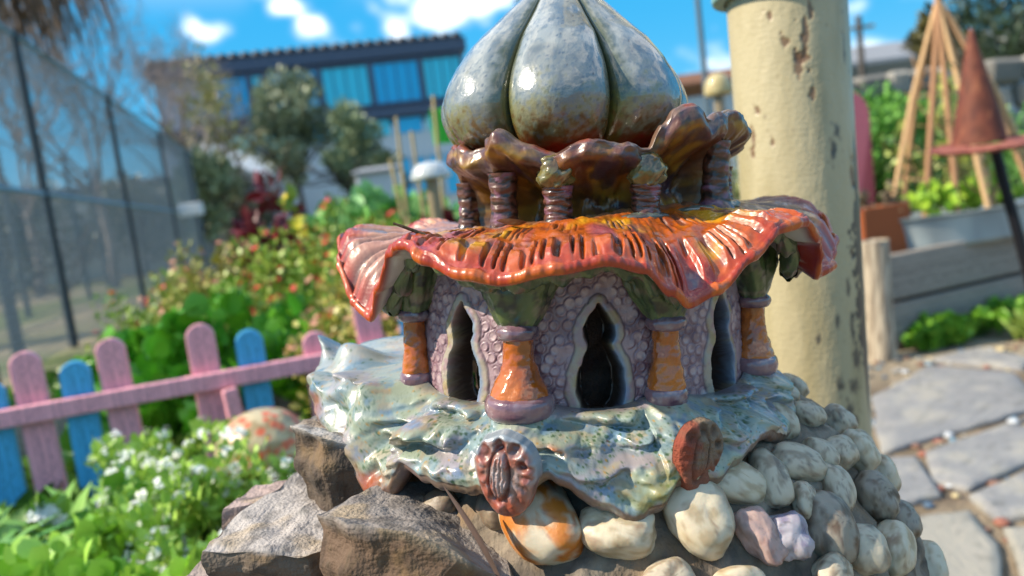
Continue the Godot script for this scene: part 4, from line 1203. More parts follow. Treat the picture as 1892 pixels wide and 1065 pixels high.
func beds() -> void:
	var oval := leaf_mesh(0); var roundl := leaf_mesh(1); var strap := leaf_mesh(2)
	M["flower"] = flower_mesh()
	var g := "white alyssum clumps in the left bed"
	# alyssum clumps
	for e in [[-0.66, -1.42, 0.13, 0.21, "white alyssum clump below the second blue picket"], [-0.50, -1.27, 0.15, 0.19, "white alyssum clump in front of the toadstool"], [-0.36, -1.46, 0.11, 0.17, "white alyssum clump to the right of the toadstool by the rocks"], [-0.64, -1.22, 0.14, 0.17, "white alyssum clump nearest the strap leaves"], [-0.38, -1.12, 0.13, 0.17, "white alyssum clump just left of the flat slab"], [-0.80, -1.50, 0.11, 0.17, "small white alyssum clump at the foot of the second pink picket"], [-0.50, -1.02, 0.11, 0.15, "front white alyssum clump behind the bright green leaves"]]:
		bush("alyssum", e[4], "flowers", g, Vector3(e[0], 0.37, e[1]), Vector3(e[2], e[3] * 0.5, e[2]), 26, 1100, oval, 0.022, "7aa534", "b5d060", 840, 0.0050, "e8eae4", "8aa544", 0.5, "leaves", 0.7, 11)
	g = "leafy plants at the bottom left of the bed"
	for e in [[-0.62, -0.98, 0.16, 0.16, "bright green leafy plant at the bottom left, right of the violets"], [-0.80, -1.00, 0.14, 0.15, "bright green leafy plant in the bottom left corner"], [-0.44, -0.90, 0.13, 0.16, "bright green leafy plant in front of the lowest rock"], [-0.68, -1.16, 0.12, 0.14, "broad leaved green plant below the first blue picket"]]:
		bush("leafy_plant", e[4], "plant", g, Vector3(e[0], 0.37, e[1]), Vector3(e[2], e[3] * 0.5, e[2]), 26, 620, roundl, 0.029, "6fa834", "b5d658", 0, 0.01, "ffffff", "6d8a34", 0.9)
	bush("violet", "small plant with purple violets below the second pink picket", "flowers", "", Vector3(-0.70, 0.37, -1.30), Vector3(0.10, 0.08, 0.10), 12, 180, roundl, 0.035, "3f7a1e", "7cab34", 22, 0.013, "5b3f8e", "4d6a2a", 0.9)
	bush("daisy", "white pompom flower at the foot of the first blue picket", "flowers", "", Vector3(-0.875, 0.37, -1.27), Vector3(0.035, 0.085, 0.035), 5, 60, oval, 0.04, "4d7a2c", "7fa53e", 150, 0.018, "e6e8e6", "4d6a2a", 0.6)
	# strap leaved clumps
	for e in [[-0.84, -1.20, "clump of strap leaves at the left edge below the pink picket"], [-0.95, -1.12, "clump of strap leaves at the bottom left corner"], [-0.74, -1.33, "small clump of strap leaves between two pickets"]]:
		var o := thing("strap_leaf_plant", Vector3(e[0], 0.37, e[1]), e[2], "plant", "strap leaved clumps by the picket fence")
		var xf := []; var cols := []
		for k in 70:
			var a := rng.randf() * TAU
			var d := Vector3(cos(a) * 0.5, 1.0, sin(a) * 0.5)
			var s := rng.randf_range(0.13, 0.24)
			var b := aim(d, 0.0)
			b = Basis(Vector3(-sin(a), 0, cos(a)), d.normalized(), Vector3(-sin(a), 0, cos(a)).cross(d.normalized()))
			xf.append(Transform3D(b.scaled(Vector3(s, s, s)), Vector3(rng.randfn() * 0.02, 0, rng.randfn() * 0.02)))
			cols.append(lin("3f7a2c").lerp(lin("8ab24a"), rng.randf()))
		scatter("leaves", strap, M["leaf"], o, xf, cols)
	# behind the fence
	g = "broad leaved nasturtiums behind the picket fence"
	for e in [[-0.92, -2.36, 0.24, 0.46, "tall nasturtium between the second and third pink pickets"], [-1.12, -2.32, 0.18, 0.34, "low nasturtium behind the second pink picket"], [-0.72, -2.45, 0.22, 0.42, "nasturtium behind the third pink picket"], [-0.55, -2.25, 0.18, 0.32, "nasturtium behind the right hand blue picket"], [-1.36, -2.5, 0.18, 0.26, "small nasturtium behind the first pink picket"], [-1.0, -2.05, 0.2, 0.2, "low nasturtium just behind the rail"]]:
		bush("nasturtium", e[4], "plant", g, Vector3(e[0], 0.37, e[1]), Vector3(e[2], e[3] * 0.43, e[2]), 22, 420, roundl, 0.062, "2f7414", "6fb02a", 0, 0.01, "ffffff", "4d7a2a", 1.0)
	g = "salvia bushes with red flowers"
	for e in [[-0.80, -2.72, 0.30, 0.58, 0, "red flowered salvia bush left of the amaranth"], [-0.52, -2.62, 0.30, 0.56, 0, "red flowered salvia bush right behind the ceramic skirt"], [-1.12, -3.1, 0.30, 0.56, 1, "orange tinted salvia bush near the net fence"], [-0.22, -2.5, 0.28, 0.46, 0, "red flowered salvia bush hidden behind the ceramic house"], [-0.46, -2.2, 0.22, 0.38, 1, "yellow green salvia in front of the pink picket"], [-0.62, -3.25, 0.32, 0.66, 0, "tallest salvia bush at the back of the bed"], [-0.95, -3.5, 0.30, 0.62, 1, "salvia bush with faded flowers far back by the net fence"], [-0.34, -2.95, 0.26, 0.52, 1, "dry salvia bush below the roof edge"], [-1.45, -3.2, 0.28, 0.46, 0, "salvia bush at the left end of the row"]]:
		bush("salvia", e[5], "shrub", g, Vector3(e[0], 0.37, e[1]), Vector3(e[2], e[3] * 0.5, e[2]), 52, 2300, oval, 0.027, "7f8a2c" if e[4] == 1 else "5f8a26", "bdb05a" if e[4] == 1 else "a5b548", 150 if e[4] == 0 else 170, 0.015, "c8281c" if e[4] == 0 else "c88a70", "8a7a4a", 0.3)
	g = "dark red amaranths"
	for e in [[-0.91, -3.05, 0.13, 0.86, "tall dark red amaranth left of the grey green shrubs"], [-0.52, -3.05, 0.17, 0.56, "dark red amaranth beside the roof's left lobe"], [-0.26, -3.0, 0.12, 0.62, "dark red amaranth behind the gallery"], [-1.06, -3.3, 0.10, 0.66, "thin dark red amaranth by the net fence"]]:
		bush("amaranth", e[4], "plant", g, Vector3(e[0], 0.37, e[1]), Vector3(e[2], e[3] * 0.5, e[2]), 22, 420, oval, 0.07, "4a1420", "7a2632", 30, 0.02, "a01c28", "5a2a2a", 0.2)
	g = "pale green kale behind the flowers"
	for e in [[-0.66, -3.7, 0.28, 0.74, "pale green kale plant below the dark shrubs"], [-0.38, -3.65, 0.26, 0.70, "pale green kale plant left of the gallery"], [-0.12, -3.7, 0.28, 0.62, "pale green kale plant behind the gallery"], [-0.9, -4.1, 0.28, 0.72, "pale green kale plant far back left"]]:
		bush("kale", e[4], "plant", g, Vector3(e[0], 0.37, e[1]), Vector3(e[2], e[3] * 0.46, e[2]), 24, 700, roundl, 0.075, "5c9a3a", "9fc88a", 0, 0.01, "ffffff", "6d8a4a", 0.8)
	bush("marigold", "plant with yellow flowers beside the amaranth", "flowers", "", Vector3(-0.82, 0.37, -2.95), Vector3(0.08, 0.38, 0.08), 10, 120, oval, 0.05, "5f7a22", "93a53c", 24, 0.028, "d8c420", "6d6a34", 0.4)
	# low leaves that cover the soil
	var o := thing("ground_cover", Vector3.ZERO, "low green leaves and weeds covering the soil of the left bed", "ground cover")
	o.set_meta("kind", "stuff")
	var xf := []; var cols := []
	for k in 5200:
		var x := rng.randf_range(-2.3, 0.0); var z := rng.randf_range(-4.6, -0.85)
		if x > -0.28 and z > -1.0: continue
		var s := rng.randf_range(0.03, 0.08)
		xf.append(Transform3D(aim(Vector3(rng.randfn() * 0.6, 1.0, rng.randfn() * 0.6), rng.randf() * TAU).scaled(Vector3(s, s, s)), Vector3(x, 0.375 + 0.02 * rng.randf(), z)))
		cols.append(lin("2f5f1c").lerp(lin("7a9a3a"), rng.randf()))
	scatter("leaves", oval, M["leaf"], o, xf, cols)
	# stakes, white toadstool, green banner further back
	g = "bamboo stakes behind the gallery"
	for e in [[-0.42, -3.25, 1.36, 0.03, "leftmost bamboo stake left of the dome"], [-0.33, -3.3, 1.30, -0.01, "middle bamboo stake left of the dome"], [-0.27, -3.2, 1.42, 0.05, "bamboo stake closest to the dome"], [-0.36, -3.1, 1.18, -0.06, "shortest bamboo stake left of the dome"]]:
		var s := thing("bamboo_stake", Vector3(e[0], 0.36, e[1]), e[4], "stake", g)
		begin()
		tube([Vector3.ZERO, Vector3(e[3] * 0.5, (e[2] - 0.36) * 0.5, 0), Vector3(e[3], e[2] - 0.36, 0)], 0.009, 0.007, 8, lin("a8956a"))
		part("cane", commit(), M["bark"], s)
	var w := thing("white_toadstool", Vector3(-0.225, 0.37, -2.62), "white capped toadstool sculpture between gallery and bamboo stakes", "sculpture")
	part("cap", lathe([Vector2(20, 690), Vector2(62, 688), Vector2(70, 698), Vector2(62, 722), Vector2(40, 742), Vector2(0.2, 750)], 40, 20, mottled("c9cac8", "b5b5b0", "8f9499")), M["glaze_wet"], w)
	part("stalk", lathe([Vector2(30, -20), Vector2(24, 300), Vector2(22, 692)], 24, 12, mottled("8c7a5c", "7a6648", "9a8a6a")), M["glaze_dull"], w)
	var b := thing("green_banner", Vector3(-0.52, 0, -7.1), "bright green cloth flag on a pole beside the dome", "flag")
	begin()
	tube([Vector3(0, 0, 0), Vector3(0.01, 1.9, 0)], 0.014, 0.012, 8, lin("8a8a86"))
	part("pole", commit(), M["bark"], b)
	part("cloth", surf(10, 10, func(u: float, v: float) -> void:
		cp = Vector3(-0.02 + 0.17 * u, 1.55 + 0.32 * v, 0.02 * sin(u * 6.0 + v * 2.0))
		cc = lin("3fb52c")), M["petal"], b)

func net_fence() -> void:
	var a := Vector3(-4.2, 0, -6.0); var z := Vector3(-8.95, 0, -24.0)
	var d := (z - a).normalized()
	var o := thing("net_fence", a, "tall dark steel fence with fine grey netting round the court on the left", "fence")
	var b := Basis(d, Vector3.UP, d.cross(Vector3.UP))
	o.basis = b
	var L := a.distance_to(z)
	var n := 6
	var at := [0.0, 2.2, 6.1, 10.4, 14.2, L]
	for k in n:
		begin()
		tube([Vector3(at[k], 0, 0), Vector3(at[k], 3.34, 0)], 0.045, 0.045, 10, lin("22282c"))
		part("fence_post", commit(), M["steel"], o)
	for k in n - 1:
		for h in [3.3, 1.65]:
			begin()
			tube([Vector3(at[k], h, 0.0), Vector3(at[k + 1], h, 0.0)], 0.028, 0.028, 8, lin("6f93a8"))
			part("fence_rail", commit(), M["steel"], o)
		part("netting", surf(1, 1, func(u: float, v: float) -> void:
			cp = Vector3(lerpf(at[k] + 0.05, at[k + 1] - 0.05, u), lerpf(0.02, 3.27, v), 0.0)
			cc = Color.WHITE), M["net"], o)
	begin()
	for k in 260:
		var x := L * k / 260.0
		tube([Vector3(x, 0.02, 0.004), Vector3(x, 3.28, 0.004)], 0.0038, 0.0038, 3, lin("838b90"), false)
	for k in 44:
		tube([Vector3(0, 0.05 + k * 0.075, 0.006), Vector3(L, 0.05 + k * 0.075, 0.006)], 0.0038, 0.0038, 3, lin("838b90"), false)
	part("wires", commit(), M["steel"], o).set_meta("kind", "stuff")
	# what stands inside the court
	var g := "grey poles inside the court"
	for e in [[-4.75, -7.2, 2.9, 0.06, "thick grey pole nearest behind the net"], [-7.6, -11.0, 3.2, 0.05, "grey pole behind the second bay of net"], [-8.6, -13.5, 3.2, 0.05, "slim grey pole in the middle of the court"], [-9.4, -17.0, 3.2, 0.05, "grey pole near the far end of the court"], [-7.0, -9.2, 2.6, 0.04, "short pole behind the first bay of net"], [-10.5, -20.0, 3.2, 0.05, "farthest grey pole in the court"]]:
		var s := thing("court_pole", Vector3(e[0], 0, e[1]), e[4], "pole", g)
		begin()
		tube([Vector3(0, 0, 0), Vector3(0, e[2], 0)], e[3], e[3], 10, lin("4a5258"))
		part("shaft", commit(), M["steel"], s)
	var r := thing("court_fence", Vector3(-10.6, 0, -10.0), "dark far side frame of the court with two rails", "fence")
	for k in 6:
		begin()
		tube([Vector3(-0.9 * k, 0, -3.2 * k), Vector3(-0.9 * k, 3.2, -3.2 * k)], 0.045, 0.045, 8, lin("2a3034"))
		part("fence_post", commit(), M["steel"], r)
	for h in [3.2, 1.6, 2.5]:
		begin()
		tube([Vector3(0, h, 0), Vector3(-4.5, h, -16.0)], 0.04, 0.04, 8, lin("2f383e"))
		part("fence_rail", commit(), M["steel"], r)
	var bx := thing("switch_box", Vector3(-6.85, 1.5, -17.05), "white box fixed to the net fence's far post", "box")
	part("case", box(Vector3(0.5, 0.28, 0.2), 0.02), M["white"], bx, Vector3(0, 0.17, 0))
	for e in [[-9.0, -10.5, 1.6, "bare vine on the court's left side"], [-8.2, -14.0, 1.7, "bare vine in the middle of the court"], [-7.3, -8.9, 1.4, "bare vine just behind the first bay of net"], [-10.2, -15.5, 1.8, "bare vine at the back of the court"]]:
		var v := thing("bare_vine", Vector3(e[0], 0, e[1]), e[3], "vine", "leafless vines in the court")
		begin()
		var tips := []
		for q in 4:
			branch(Vector3(0, 0.3, 0), Vector3(rng.randfn(), 0.8, rng.randfn()), e[2] * 0.5, 0.035, 2, 0.8, 0.0, lin("3a322c"), tips)
		tube([Vector3(0, 0, 0), Vector3(0.02, 0.35, 0)], 0.06, 0.05, 8, lin("3a322c"))
		part("branches", commit(), M["bark"], v)

func tall_building() -> void:
	var o := thing("school_building", Vector3(-6.05, -0.45, -32.4), "grey building with scalloped dark roof edge and a band of blue windows", "building")
	o.rotation.y = atan2(1.6, 10.2)
	var W := 14.6
	var x0 := -5.3 - 2.0; var x1 := 5.35
	part("wall", box(Vector3(x1 - x0, 5.2, 8.0), 0.02), M["grey_wall"], o, Vector3((x0 + x1) * 0.5, 2.6, -4.0))
	part("upper_wall", box(Vector3(x1 - x0, 2.9, 7.6), 0.02), M["dark_wall"], o, Vector3((x0 + x1) * 0.5, 6.66, -4.1))
	part("fascia", box(Vector3(x1 - x0 + 0.3, 0.55, 8.4), 0.02), M["navy"], o, Vector3((x0 + x1) * 0.5, 8.25, -4.05))
	for k in 30:
		var x := x1 - 0.22 - k * 0.455
		if x < x0: break
		var cap := lathe([Vector2(0.2, -10), Vector2(232, -8), Vector2(232, 110), Vector2(165, 230), Vector2(0.2, 262)], 14, 8, mottled("2c3340", "232934", "3c4350"), 1.0)
		part("roof_tile", cap, M["tile"], o, Vector3(x, 8.5, 0.0))
	# upper windows between dark mullions
	var xs := [-5.0, -3.55, -2.95, -0.75, 1.35, 3.45, 5.25]
	for k in xs.size() - 1:
		var a: float = xs[k]; var b: float = xs[k + 1]
		var w := Node3D.new()
		w.name = "window"
		o.add_child(w, true)
		w.position = Vector3((a + b) * 0.5, 6.95, 0.0)
		part("pane", box(Vector3(b - a - 0.16, 1.62, 0.04), 0.005), [M["glass_blue"], M["glass_teal"]][k % 2], w, Vector3(0, 0, 0.0))
		for s in [-1, 1]:
			part("frame", box(Vector3(0.12, 1.9, 0.14), 0.01), M["navy"], w, Vector3(s * ((b - a) * 0.5 - 0.062), 0, 0.04))
		part("frame", box(Vector3(b - a - 0.26, 0.12, 0.14), 0.01), M["navy"], w, Vector3(0, 0.87, 0.04))
		part("frame", box(Vector3(b - a - 0.26, 0.12, 0.14), 0.01), M["navy"], w, Vector3(0, -0.87, 0.04))
		if k != 1:
			for q in 3:
				part("glazing_bar", box(Vector3(0.035, 1.6, 0.05), 0.005), M["navy"], w, Vector3((b - a) * (q - 1.0) * 0.24, 0, 0.035))
	part("sill_band", box(Vector3(x1 - x0 + 0.1, 0.42, 0.5), 0.02), M["navy"], o, Vector3((x0 + x1) * 0.5, 5.72, 0.0))
	for k in 7:
		part("clerestory_pane", box(Vector3(1.18, 0.62, 0.06), 0.005), [M["glass_teal"], M["glass_pale"], M["glass_blue"]][(k * 2 + 1) % 3], o, Vector3(-4.2 + k * 1.36, 5.12, 0.02))
	for k in 4:
		var w := Node3D.new()
		w.name = "lower_window"
		o.add_child(w, true)
		w.position = Vector3(2.2 + k * 0.66, 2.9, 0.0)
		part("pane", box(Vector3(0.50, 1.7, 0.05), 0.005), M["glass_blue"], w, Vector3(0, 0, 0.01))
		part("frame", box(Vector3(0.62, 0.08, 0.1), 0.01), M["white"], w, Vector3(0, 0.9, 0.03))
		part("frame", box(Vector3(0.62, 0.08, 0.1), 0.01), M["white"], w, Vector3(0, -0.9, 0.03))
	part("lean_to_roof", box(Vector3(2.9, 0.16, 2.4), 0.02), M["white"], o, Vector3(-4.3, 4.35, 1.5), Vector3(0.3, 0, -0.42))
	part("lean_to_wall", box(Vector3(2.3, 3.4, 1.8), 0.02), M["pale_wall"], o, Vector3(-4.5, 1.7, 1.2))

func far_things() -> void:
	var oval := leaf_mesh(0); var tuft := leaf_mesh(3)
	var g := "grey green trees before the building"
	tree("olive_tree", "wide grey green tree in front of the blue windows", Vector3(-6.3, 0, -24.4), 6.0, Vector3(1.45, 1.9, 1.3), "4a4038", 5200, oval, 0.17, "5d6a50", "a7ae8c", g)
	tree("olive_tree", "slim grey green tree right of the wide one", Vector3(-4.2, 0, -23.3), 4.6, Vector3(0.8, 1.6, 0.8), "4a4038", 3200, oval, 0.15, "5a6a4e", "9aa67c", g)
	tree("olive_tree", "small dark tree low beside the grey wall", Vector3(-3.2, 0, -22.8), 3.1, Vector3(0.6, 1.0, 0.6), "4a4038", 1800, oval, 0.14, "43523c", "75825c", g)
	tree("thin_tree", "tall sparse yellowish tree at the end of the net fence", Vector3(-8.1, 0, -22.6), 6.6, Vector3(1.0, 2.7, 0.9), "6a5a48", 900, oval, 0.16, "7d7a48", "b3aa64")
	tree("dark_tree", "dark green shrub low at the end of the net fence", Vector3(-8.0, 0, -21.2), 3.6, Vector3(0.9, 1.4, 0.8), "4a4038", 2600, oval, 0.15, "6a7656", "a2a97c")
	var gs := thing("grey_shed", Vector3(-19.0, 0, -31.0), "long low grey shed behind the trees beyond the court", "shed")
	gs.rotation.y = 0.25
	part("wall", box(Vector3(17.0, 3.4, 4.0), 0.03), M["shed_wall"], gs, Vector3(0, 1.7, 0))
	part("roof", box(Vector3(17.4, 0.25, 4.6), 0.03), M["grey_roof"], gs, Vector3(0, 3.53, 0))
	for e in [[-13.0, -27.5, 3.6, 2.6], [-17.0, -26.0, 4.2, 2.8], [-10.5, -29.5, 3.2, 2.0], [-21.0, -24.0, 4.6, 3.2], [-16.0, -20.5, 2.4, 1.9]]:
		tree("court_tree", ["grey green tree behind the court, second from the building", "grey green tree behind the middle of the court", "low grey tree between court and building", "grey green tree at the far left behind the court", "low rounded bush at the back of the court"][int(e[3] * 10.0) % 5], Vector3(e[0], 0, e[1]), e[2], Vector3(e[3], e[2] * 0.42, 1.6), "5a5048", 2600, oval, 0.24, "5a5f50", "8a8a74", "trees behind the court")
	# leafless tree
	for e in [[-10.6, -20.5, 8.4, "large leafless winter tree behind the net fence"], [-13.5, -22.0, 8.0, "leafless winter tree at the far left"], [-9.3, -25.0, 6.6, "smaller leafless tree against the building's end wall"]]:
		var o := thing("bare_tree", Vector3(e[0], 0, e[1]), e[3], "tree", "leafless trees on the left")
		begin()
		var tips := []
		tube([Vector3.ZERO, Vector3(0.1, 1.2, 0), Vector3(0.0, 2.4, 0)], 0.15, 0.10, 10, lin("8a7d76"))
		part("trunk", commit(), M["bark"], o)
		begin()
		for k in 6:
			branch(Vector3(0, 2.2 + 0.1 * k, 0), Vector3(rng.randfn() * 0.8, 1.1, rng.randfn() * 0.8), e[2] * 0.27, 0.06, 4, 0.55, 0.06, lin("948680"), tips)
		part("limbs", commit(), M["bark"], o).set_meta("kind", "stuff")
		begin()
		for t in tips:
			if rng.randf() < 0.5: continue
			for q in 4:
				tube([t, t + rdir() * 0.25 + Vector3(0, 0.12, 0), t + rdir() * 0.4 + Vector3(0, 0.25, 0)], 0.007, 0.003, 3, lin("9a8c86"), false)
		part("twigs", commit(), M["bark"], o).set_meta("kind", "stuff")
	# dead fronds hanging from a palm
	var p := thing("palm_tree", Vector3(-5.75, 0, -8.6), "skirt of dead brown fronds hanging from a palm at the top left", "palm")
	begin()
	tube([Vector3(-1.2, 0, -0.3), Vector3(-1.1, 2.6, -0.3), Vector3(-0.6, 5.2, -0.3)], 0.26, 0.22, 12, lin("4a3c30"))
	part("trunk", commit(), M["bark"], p)
	begin()
	for k in 420:
		var a := rng.randf() * TAU
		var r := rng.randf_range(0.2, 1.15)
		var o := Vector3(cos(a) * r - 0.5 + 0.75, rng.randf_range(4.0, 5.2), sin(a) * r - 0.5)
		var s := Vector3(cos(a) * 0.14 + rng.randfn() * 0.08, -rng.randf_range(0.5, 0.95), sin(a) * 0.14 + rng.randfn() * 0.08)
		tube([o, o + s * 0.5 + Vector3(cos(a), 0, sin(a)) * 0.05, o + s], 0.022, 0.006, 3, lin("5a463a").lerp(lin("7d6a58"), rng.randf()), false)
	part("fronds", commit(), M["bark"], p).set_meta("kind", "stuff")
	var low := thing("low_house", Vector3(-1.6, 0, -16.0), "pale grey shed low in front of the building beside the small dark tree", "shed")
	part("wall", box(Vector3(0.8, 1.9, 1.0), 0.02), M["pale_wall"], low, Vector3(-0.85, 0.95, 0))
	part("roof", box(Vector3(0.9, 0.08, 1.2), 0.02), M["grey_roof"], low, Vector3(-0.85, 1.95, 0), Vector3(0.1, 0, 0))
	# right hand distance
	var h := thing("brown_roof_house", Vector3(7.6, 0, -25.8), "house with low brown roof between dome and post", "house")
	part("wall", box(Vector3(5.0, 3.4, 4.0), 0.02), M["pale_wall"], h, Vector3(0, 1.7, 0))
	begin()
	add_box(Vector3(0, 3.75, 0), Vector3(5.6, 0.7, 4.6), Basis.IDENTITY, 0.34, Color.WHITE)
	part("roof", commit(false), M["brown"], h)
	var h2 := thing("grey_roof_house", Vector3(16.4, 0, -31.5), "house with wide grey roof behind the right hand bush", "house")
	part("wall", box(Vector3(7.5, 3.6, 5.0), 0.02), M["pale_wall"], h2, Vector3(0, 1.8, 0))
	begin()
	add_box(Vector3(0, 4.3, 0), Vector3(8.4, 1.4, 5.8), Basis.IDENTITY, 0.68, Color.WHITE)
	part("roof", commit(false), M["grey_roof"], h2)
	var mast := thing("light_mast", Vector3(3.5, 0, -12.4), "thin grey light mast between dome and post", "mast")
	begin()
	tube([Vector3(0.0, 0, 0), Vector3(0, 7.0, 0)], 0.05, 0.04, 10, lin("5a6a74"))
	part("shaft", commit(), M["steel"], mast)
	var up := thing("utility_pole", Vector3(13.6, 0, -28.0), "utility pole with a crossarm above the grey roof", "pole")
	begin()
	tube([Vector3(0, 0, 0), Vector3(0, 5.9, 0)], 0.12, 0.1, 8, lin("4d4640"))
	part("shaft", commit(), M["bark"], up)
	part("crossarm", box(Vector3(1.1, 0.12, 0.12), 0.01), M["old_wood"], up, Vector3(0, 5.5, 0))
	var gl := thing("cream_toadstool", Vector3(1.22, 0, -4.1), "cream round capped toadstool on a pole left of the painted post", "sculpture")
	part("cap", lathe([Vector2(30, 1360), Vector2(66, 1362), Vector2(72, 1400), Vector2(56, 1450), Vector2(24, 1474), Vector2(0.2, 1476)], 30, 16, mottled("b8a878", "a08c58", "c2b68e")), M["glaze_dull"], gl)
	part("stalk", lathe([Vector2(34, 0), Vector2(30, 700), Vector2(28, 1362)], 20, 10, mottled("8a7a60", "7a6a50", "9a8c74")), M["glaze_dull"], gl)
	g = "dark trees at the right"
	tree("pine_tree", "dark green pine in the top right corner", Vector3(12.6, 0, -18.2), 6.2, Vector3(1.9, 2.4, 1.6), "3a322a", 5200, tuft, 0.24, "1f3020", "3d4f34", g)
	tree("pine_tree", "dark olive tree left of the cane tripod", Vector3(12.1, 0, -20.9), 4.55, Vector3(0.75, 0.75, 0.7), "4a3a2a", 2600, oval, 0.18, "4a4a2a", "6d6638", g)
	tree("distant_tree", "grey green tree far behind the dome's right shoulder", Vector3(2.6, 0, -30.0), 8.6, Vector3(2.0, 1.4, 1.5), "4a4038", 900, oval, 0.22, "5a6048", "7a7a5a")
	# bright rounded bush beside the post
	bush("round_bush", "dense bright green bush to the right of the painted post", "shrub", "", Vector3(2.78, 0.55, -5.6), Vector3(0.46, 0.44, 0.42), 90, 9000, oval, 0.055, "2f6a24", "7cb04e", 0, 0.01, "ffffff", "4a4a2c", 0.5)
	tree("hedge_tree", "loose green shrub behind the cane tripod", Vector3(4.2, 0, -7.4), 1.5, Vector3(0.9, 0.6, 0.7), "4a4038", 4200, oval, 0.055, "55782f", "8aa552")
	tree("hedge_tree", "green shrub behind the rusty hat at the right edge", Vector3(5.0, 0, -6.6), 1.35, Vector3(0.8, 0.62, 0.7), "4a4038", 2400, oval, 0.08, "2f6a2c", "6f9a4c")
	tree("hedge_tree", "low olive shrub between painted post and dome", Vector3(1.9, 0, -7.0), 1.25, Vector3(0.9, 0.55, 0.6), "4a4038", 2000, oval, 0.08, "6a7a4c", "94955c")

func right_side() -> void:
	# raised timber bed
	var o := thing("timber_planter", Vector3(1.74, 0, -3.55), "long weathered grey timber planter along the path at the right", "planter")
	o.rotation.y = 0.373
	for k in 2:
		part("board", box(Vector3(2.4, 0.215, 0.05), 0.006), M["old_wood"], o, Vector3(1.22, 0.125 + 0.235 * k, 0.0))
	part("end_board", box(Vector3(0.05, 0.44, 1.0), 0.006), M["old_wood"], o, Vector3(0.03, 0.235, -0.56))
	part("soil", box(Vector3(2.3, 0.40, 1.0), 0.02), M["soil"], o, Vector3(1.25, 0.20, -0.54))
	var lg := thing("log_post", Vector3(1.66, 0, -3.43), "short pale split log standing at the planter's corner", "post")
	part("log", lathe([Vector2(62, -30), Vector2(64, 50), Vector2(60, 300), Vector2(62, 540), Vector2(56, 556), Vector2(0.2, 562)], 40, 30, func(a: float, v: float, p: Vector3) -> void:
		cc = lin("b3a590").lerp(lin("7a6c5c"), sm(0.0, 0.5, sin(a * 17.0 + no(p.x, p.y * 0.1, p.z, 0.03) * 8.0))).lerp(lin("b3a68e"), sm(0.95, 1.0, v)), 5.0), M["bark"], lg)
	# weeds at its foot
	var g := "green weeds along the planter's foot"
	for e in [[1.95, -3.52, 0.13, "weed clump nearest the log"], [2.2, -3.62, 0.15, "weed clump at the middle of the planter"], [2.5, -3.72, 0.16, "weed clump at the right edge of the planter"], [2.06, -3.56, 0.12, "small weed clump between two larger ones"]]:
		bush("weed", e[3] + " at the foot of the planter", "weeds", g, Vector3(e[0], 0.0, e[1]), Vector3(e[2], 0.06, 0.08), 16, 420, leaf_mesh(1), 0.045, "3f7a1c", "8ab83c", 0, 0.01, "ffffff", "4d6a2a", 0.8)
	bush("grass_tuft", "low tuft of grass growing in the sand of the path at the right", "grass", "", Vector3(2.42, 0.0, -3.42), Vector3(0.16, 0.03, 0.08), 12, 240, leaf_mesh(2), 0.09, "5f7a2c", "94a54c", 0, 0.01, "ffffff", "4d6a2a", 0.9)
	var rb := thing("rusty_box", Vector3(1.86, 0.44, -3.86), "rusty orange steel box with jagged top on the planter's corner", "box")
	rb.rotation.y = 0.2
	part("front_plate", box(Vector3(0.27, 0.25, 0.012), 0.003, 0.003), M["rust"], rb, Vector3(0, 0.125, 0.12))
	part("back_plate", box(Vector3(0.27, 0.22, 0.012), 0.003, 0.003), M["rust"], rb, Vector3(0, 0.11, -0.12))
	for s in [-1, 1]:
		part("side_plate", box(Vector3(0.012, 0.24, 0.22), 0.003, 0.003), M["rust"], rb, Vector3(s * 0.13, 0.12, 0))
	bush("dry_plant", "dry brown seed heads rising from the rusty box", "plant", "", Vector3(1.92, 0.62, -3.86), Vector3(0.13, 0.07, 0.08), 14, 160, leaf_mesh(0), 0.04, "5a4a3a", "8a7a62", 0, 0.01, "ffffff", "5a4a3a", 0.3)
	var tk := thing("metal_trough", Vector3(2.42, 0.44, -4.02), "pale grey galvanised trough standing in the planter", "trough")
	tk.rotation.y = 0.30
	part("tub", lathe_oval(0.58, 0.26, 0.17), M["zinc"], tk)
	for e in [[2.25, -4.0, "lime green seedlings at the trough's left end"], [2.5, -4.05, "lime green seedlings in the middle of the trough"], [2.75, -4.1, "lime green seedlings at the trough's right end"]]:
		bush("seedling", e[2], "plant", "seedlings in the trough", Vector3(e[0], 0.58, e[1]), Vector3(0.12, 0.06, 0.08), 9, 130, leaf_mesh(1), 0.055, "7aa82a", "b3cf4a", 0, 0.01, "ffffff", "6d8a34", 0.8)
	# cane tripod
	var tp := thing("cane_tripod", Vector3(2.5, 0.5, -4.2), "tall tripod of brown canes tied at the top above the trough", "plant support")
	var feet := [[-0.30, 0.22], [0.30, 0.24], [0.02, -0.32], [-0.22, -0.16], [0.28, -0.10], [0.0, 0.30], [-0.14, 0.26], [0.16, 0.10], [-0.40, 0.05], [0.40, 0.16]]
	for k in feet.size():
		begin()
		var q := Vector3(feet[k][0], 0.05, feet[k][1])
		tube([q, q.lerp(Vector3(-0.03, 1.35, 0), 0.5) + rdir() * 0.02, Vector3(-0.03, 1.35, 0) - q * 0.12], 0.016, 0.012, 7, lin("9d7252").lerp(lin("c8a478"), rng.randf()))
		part("cane", commit(), M["bark"], tp)
	begin()
	for k in 9:
		var a := rng.randf() * TAU; var y := rng.randf_range(0.2, 1.0)
		var r := 0.36 * (1.0 - y / 1.4)
		tube([Vector3(cos(a) * r, y, sin(a) * r), Vector3(cos(a + 1.6) * r, y + 0.12 * rng.randfn(), sin(a + 1.6) * r), Vector3(cos(a + 2.9) * r, y + 0.2, sin(a + 2.9) * r)], 0.006, 0.004, 5, lin("9a7a5a"))
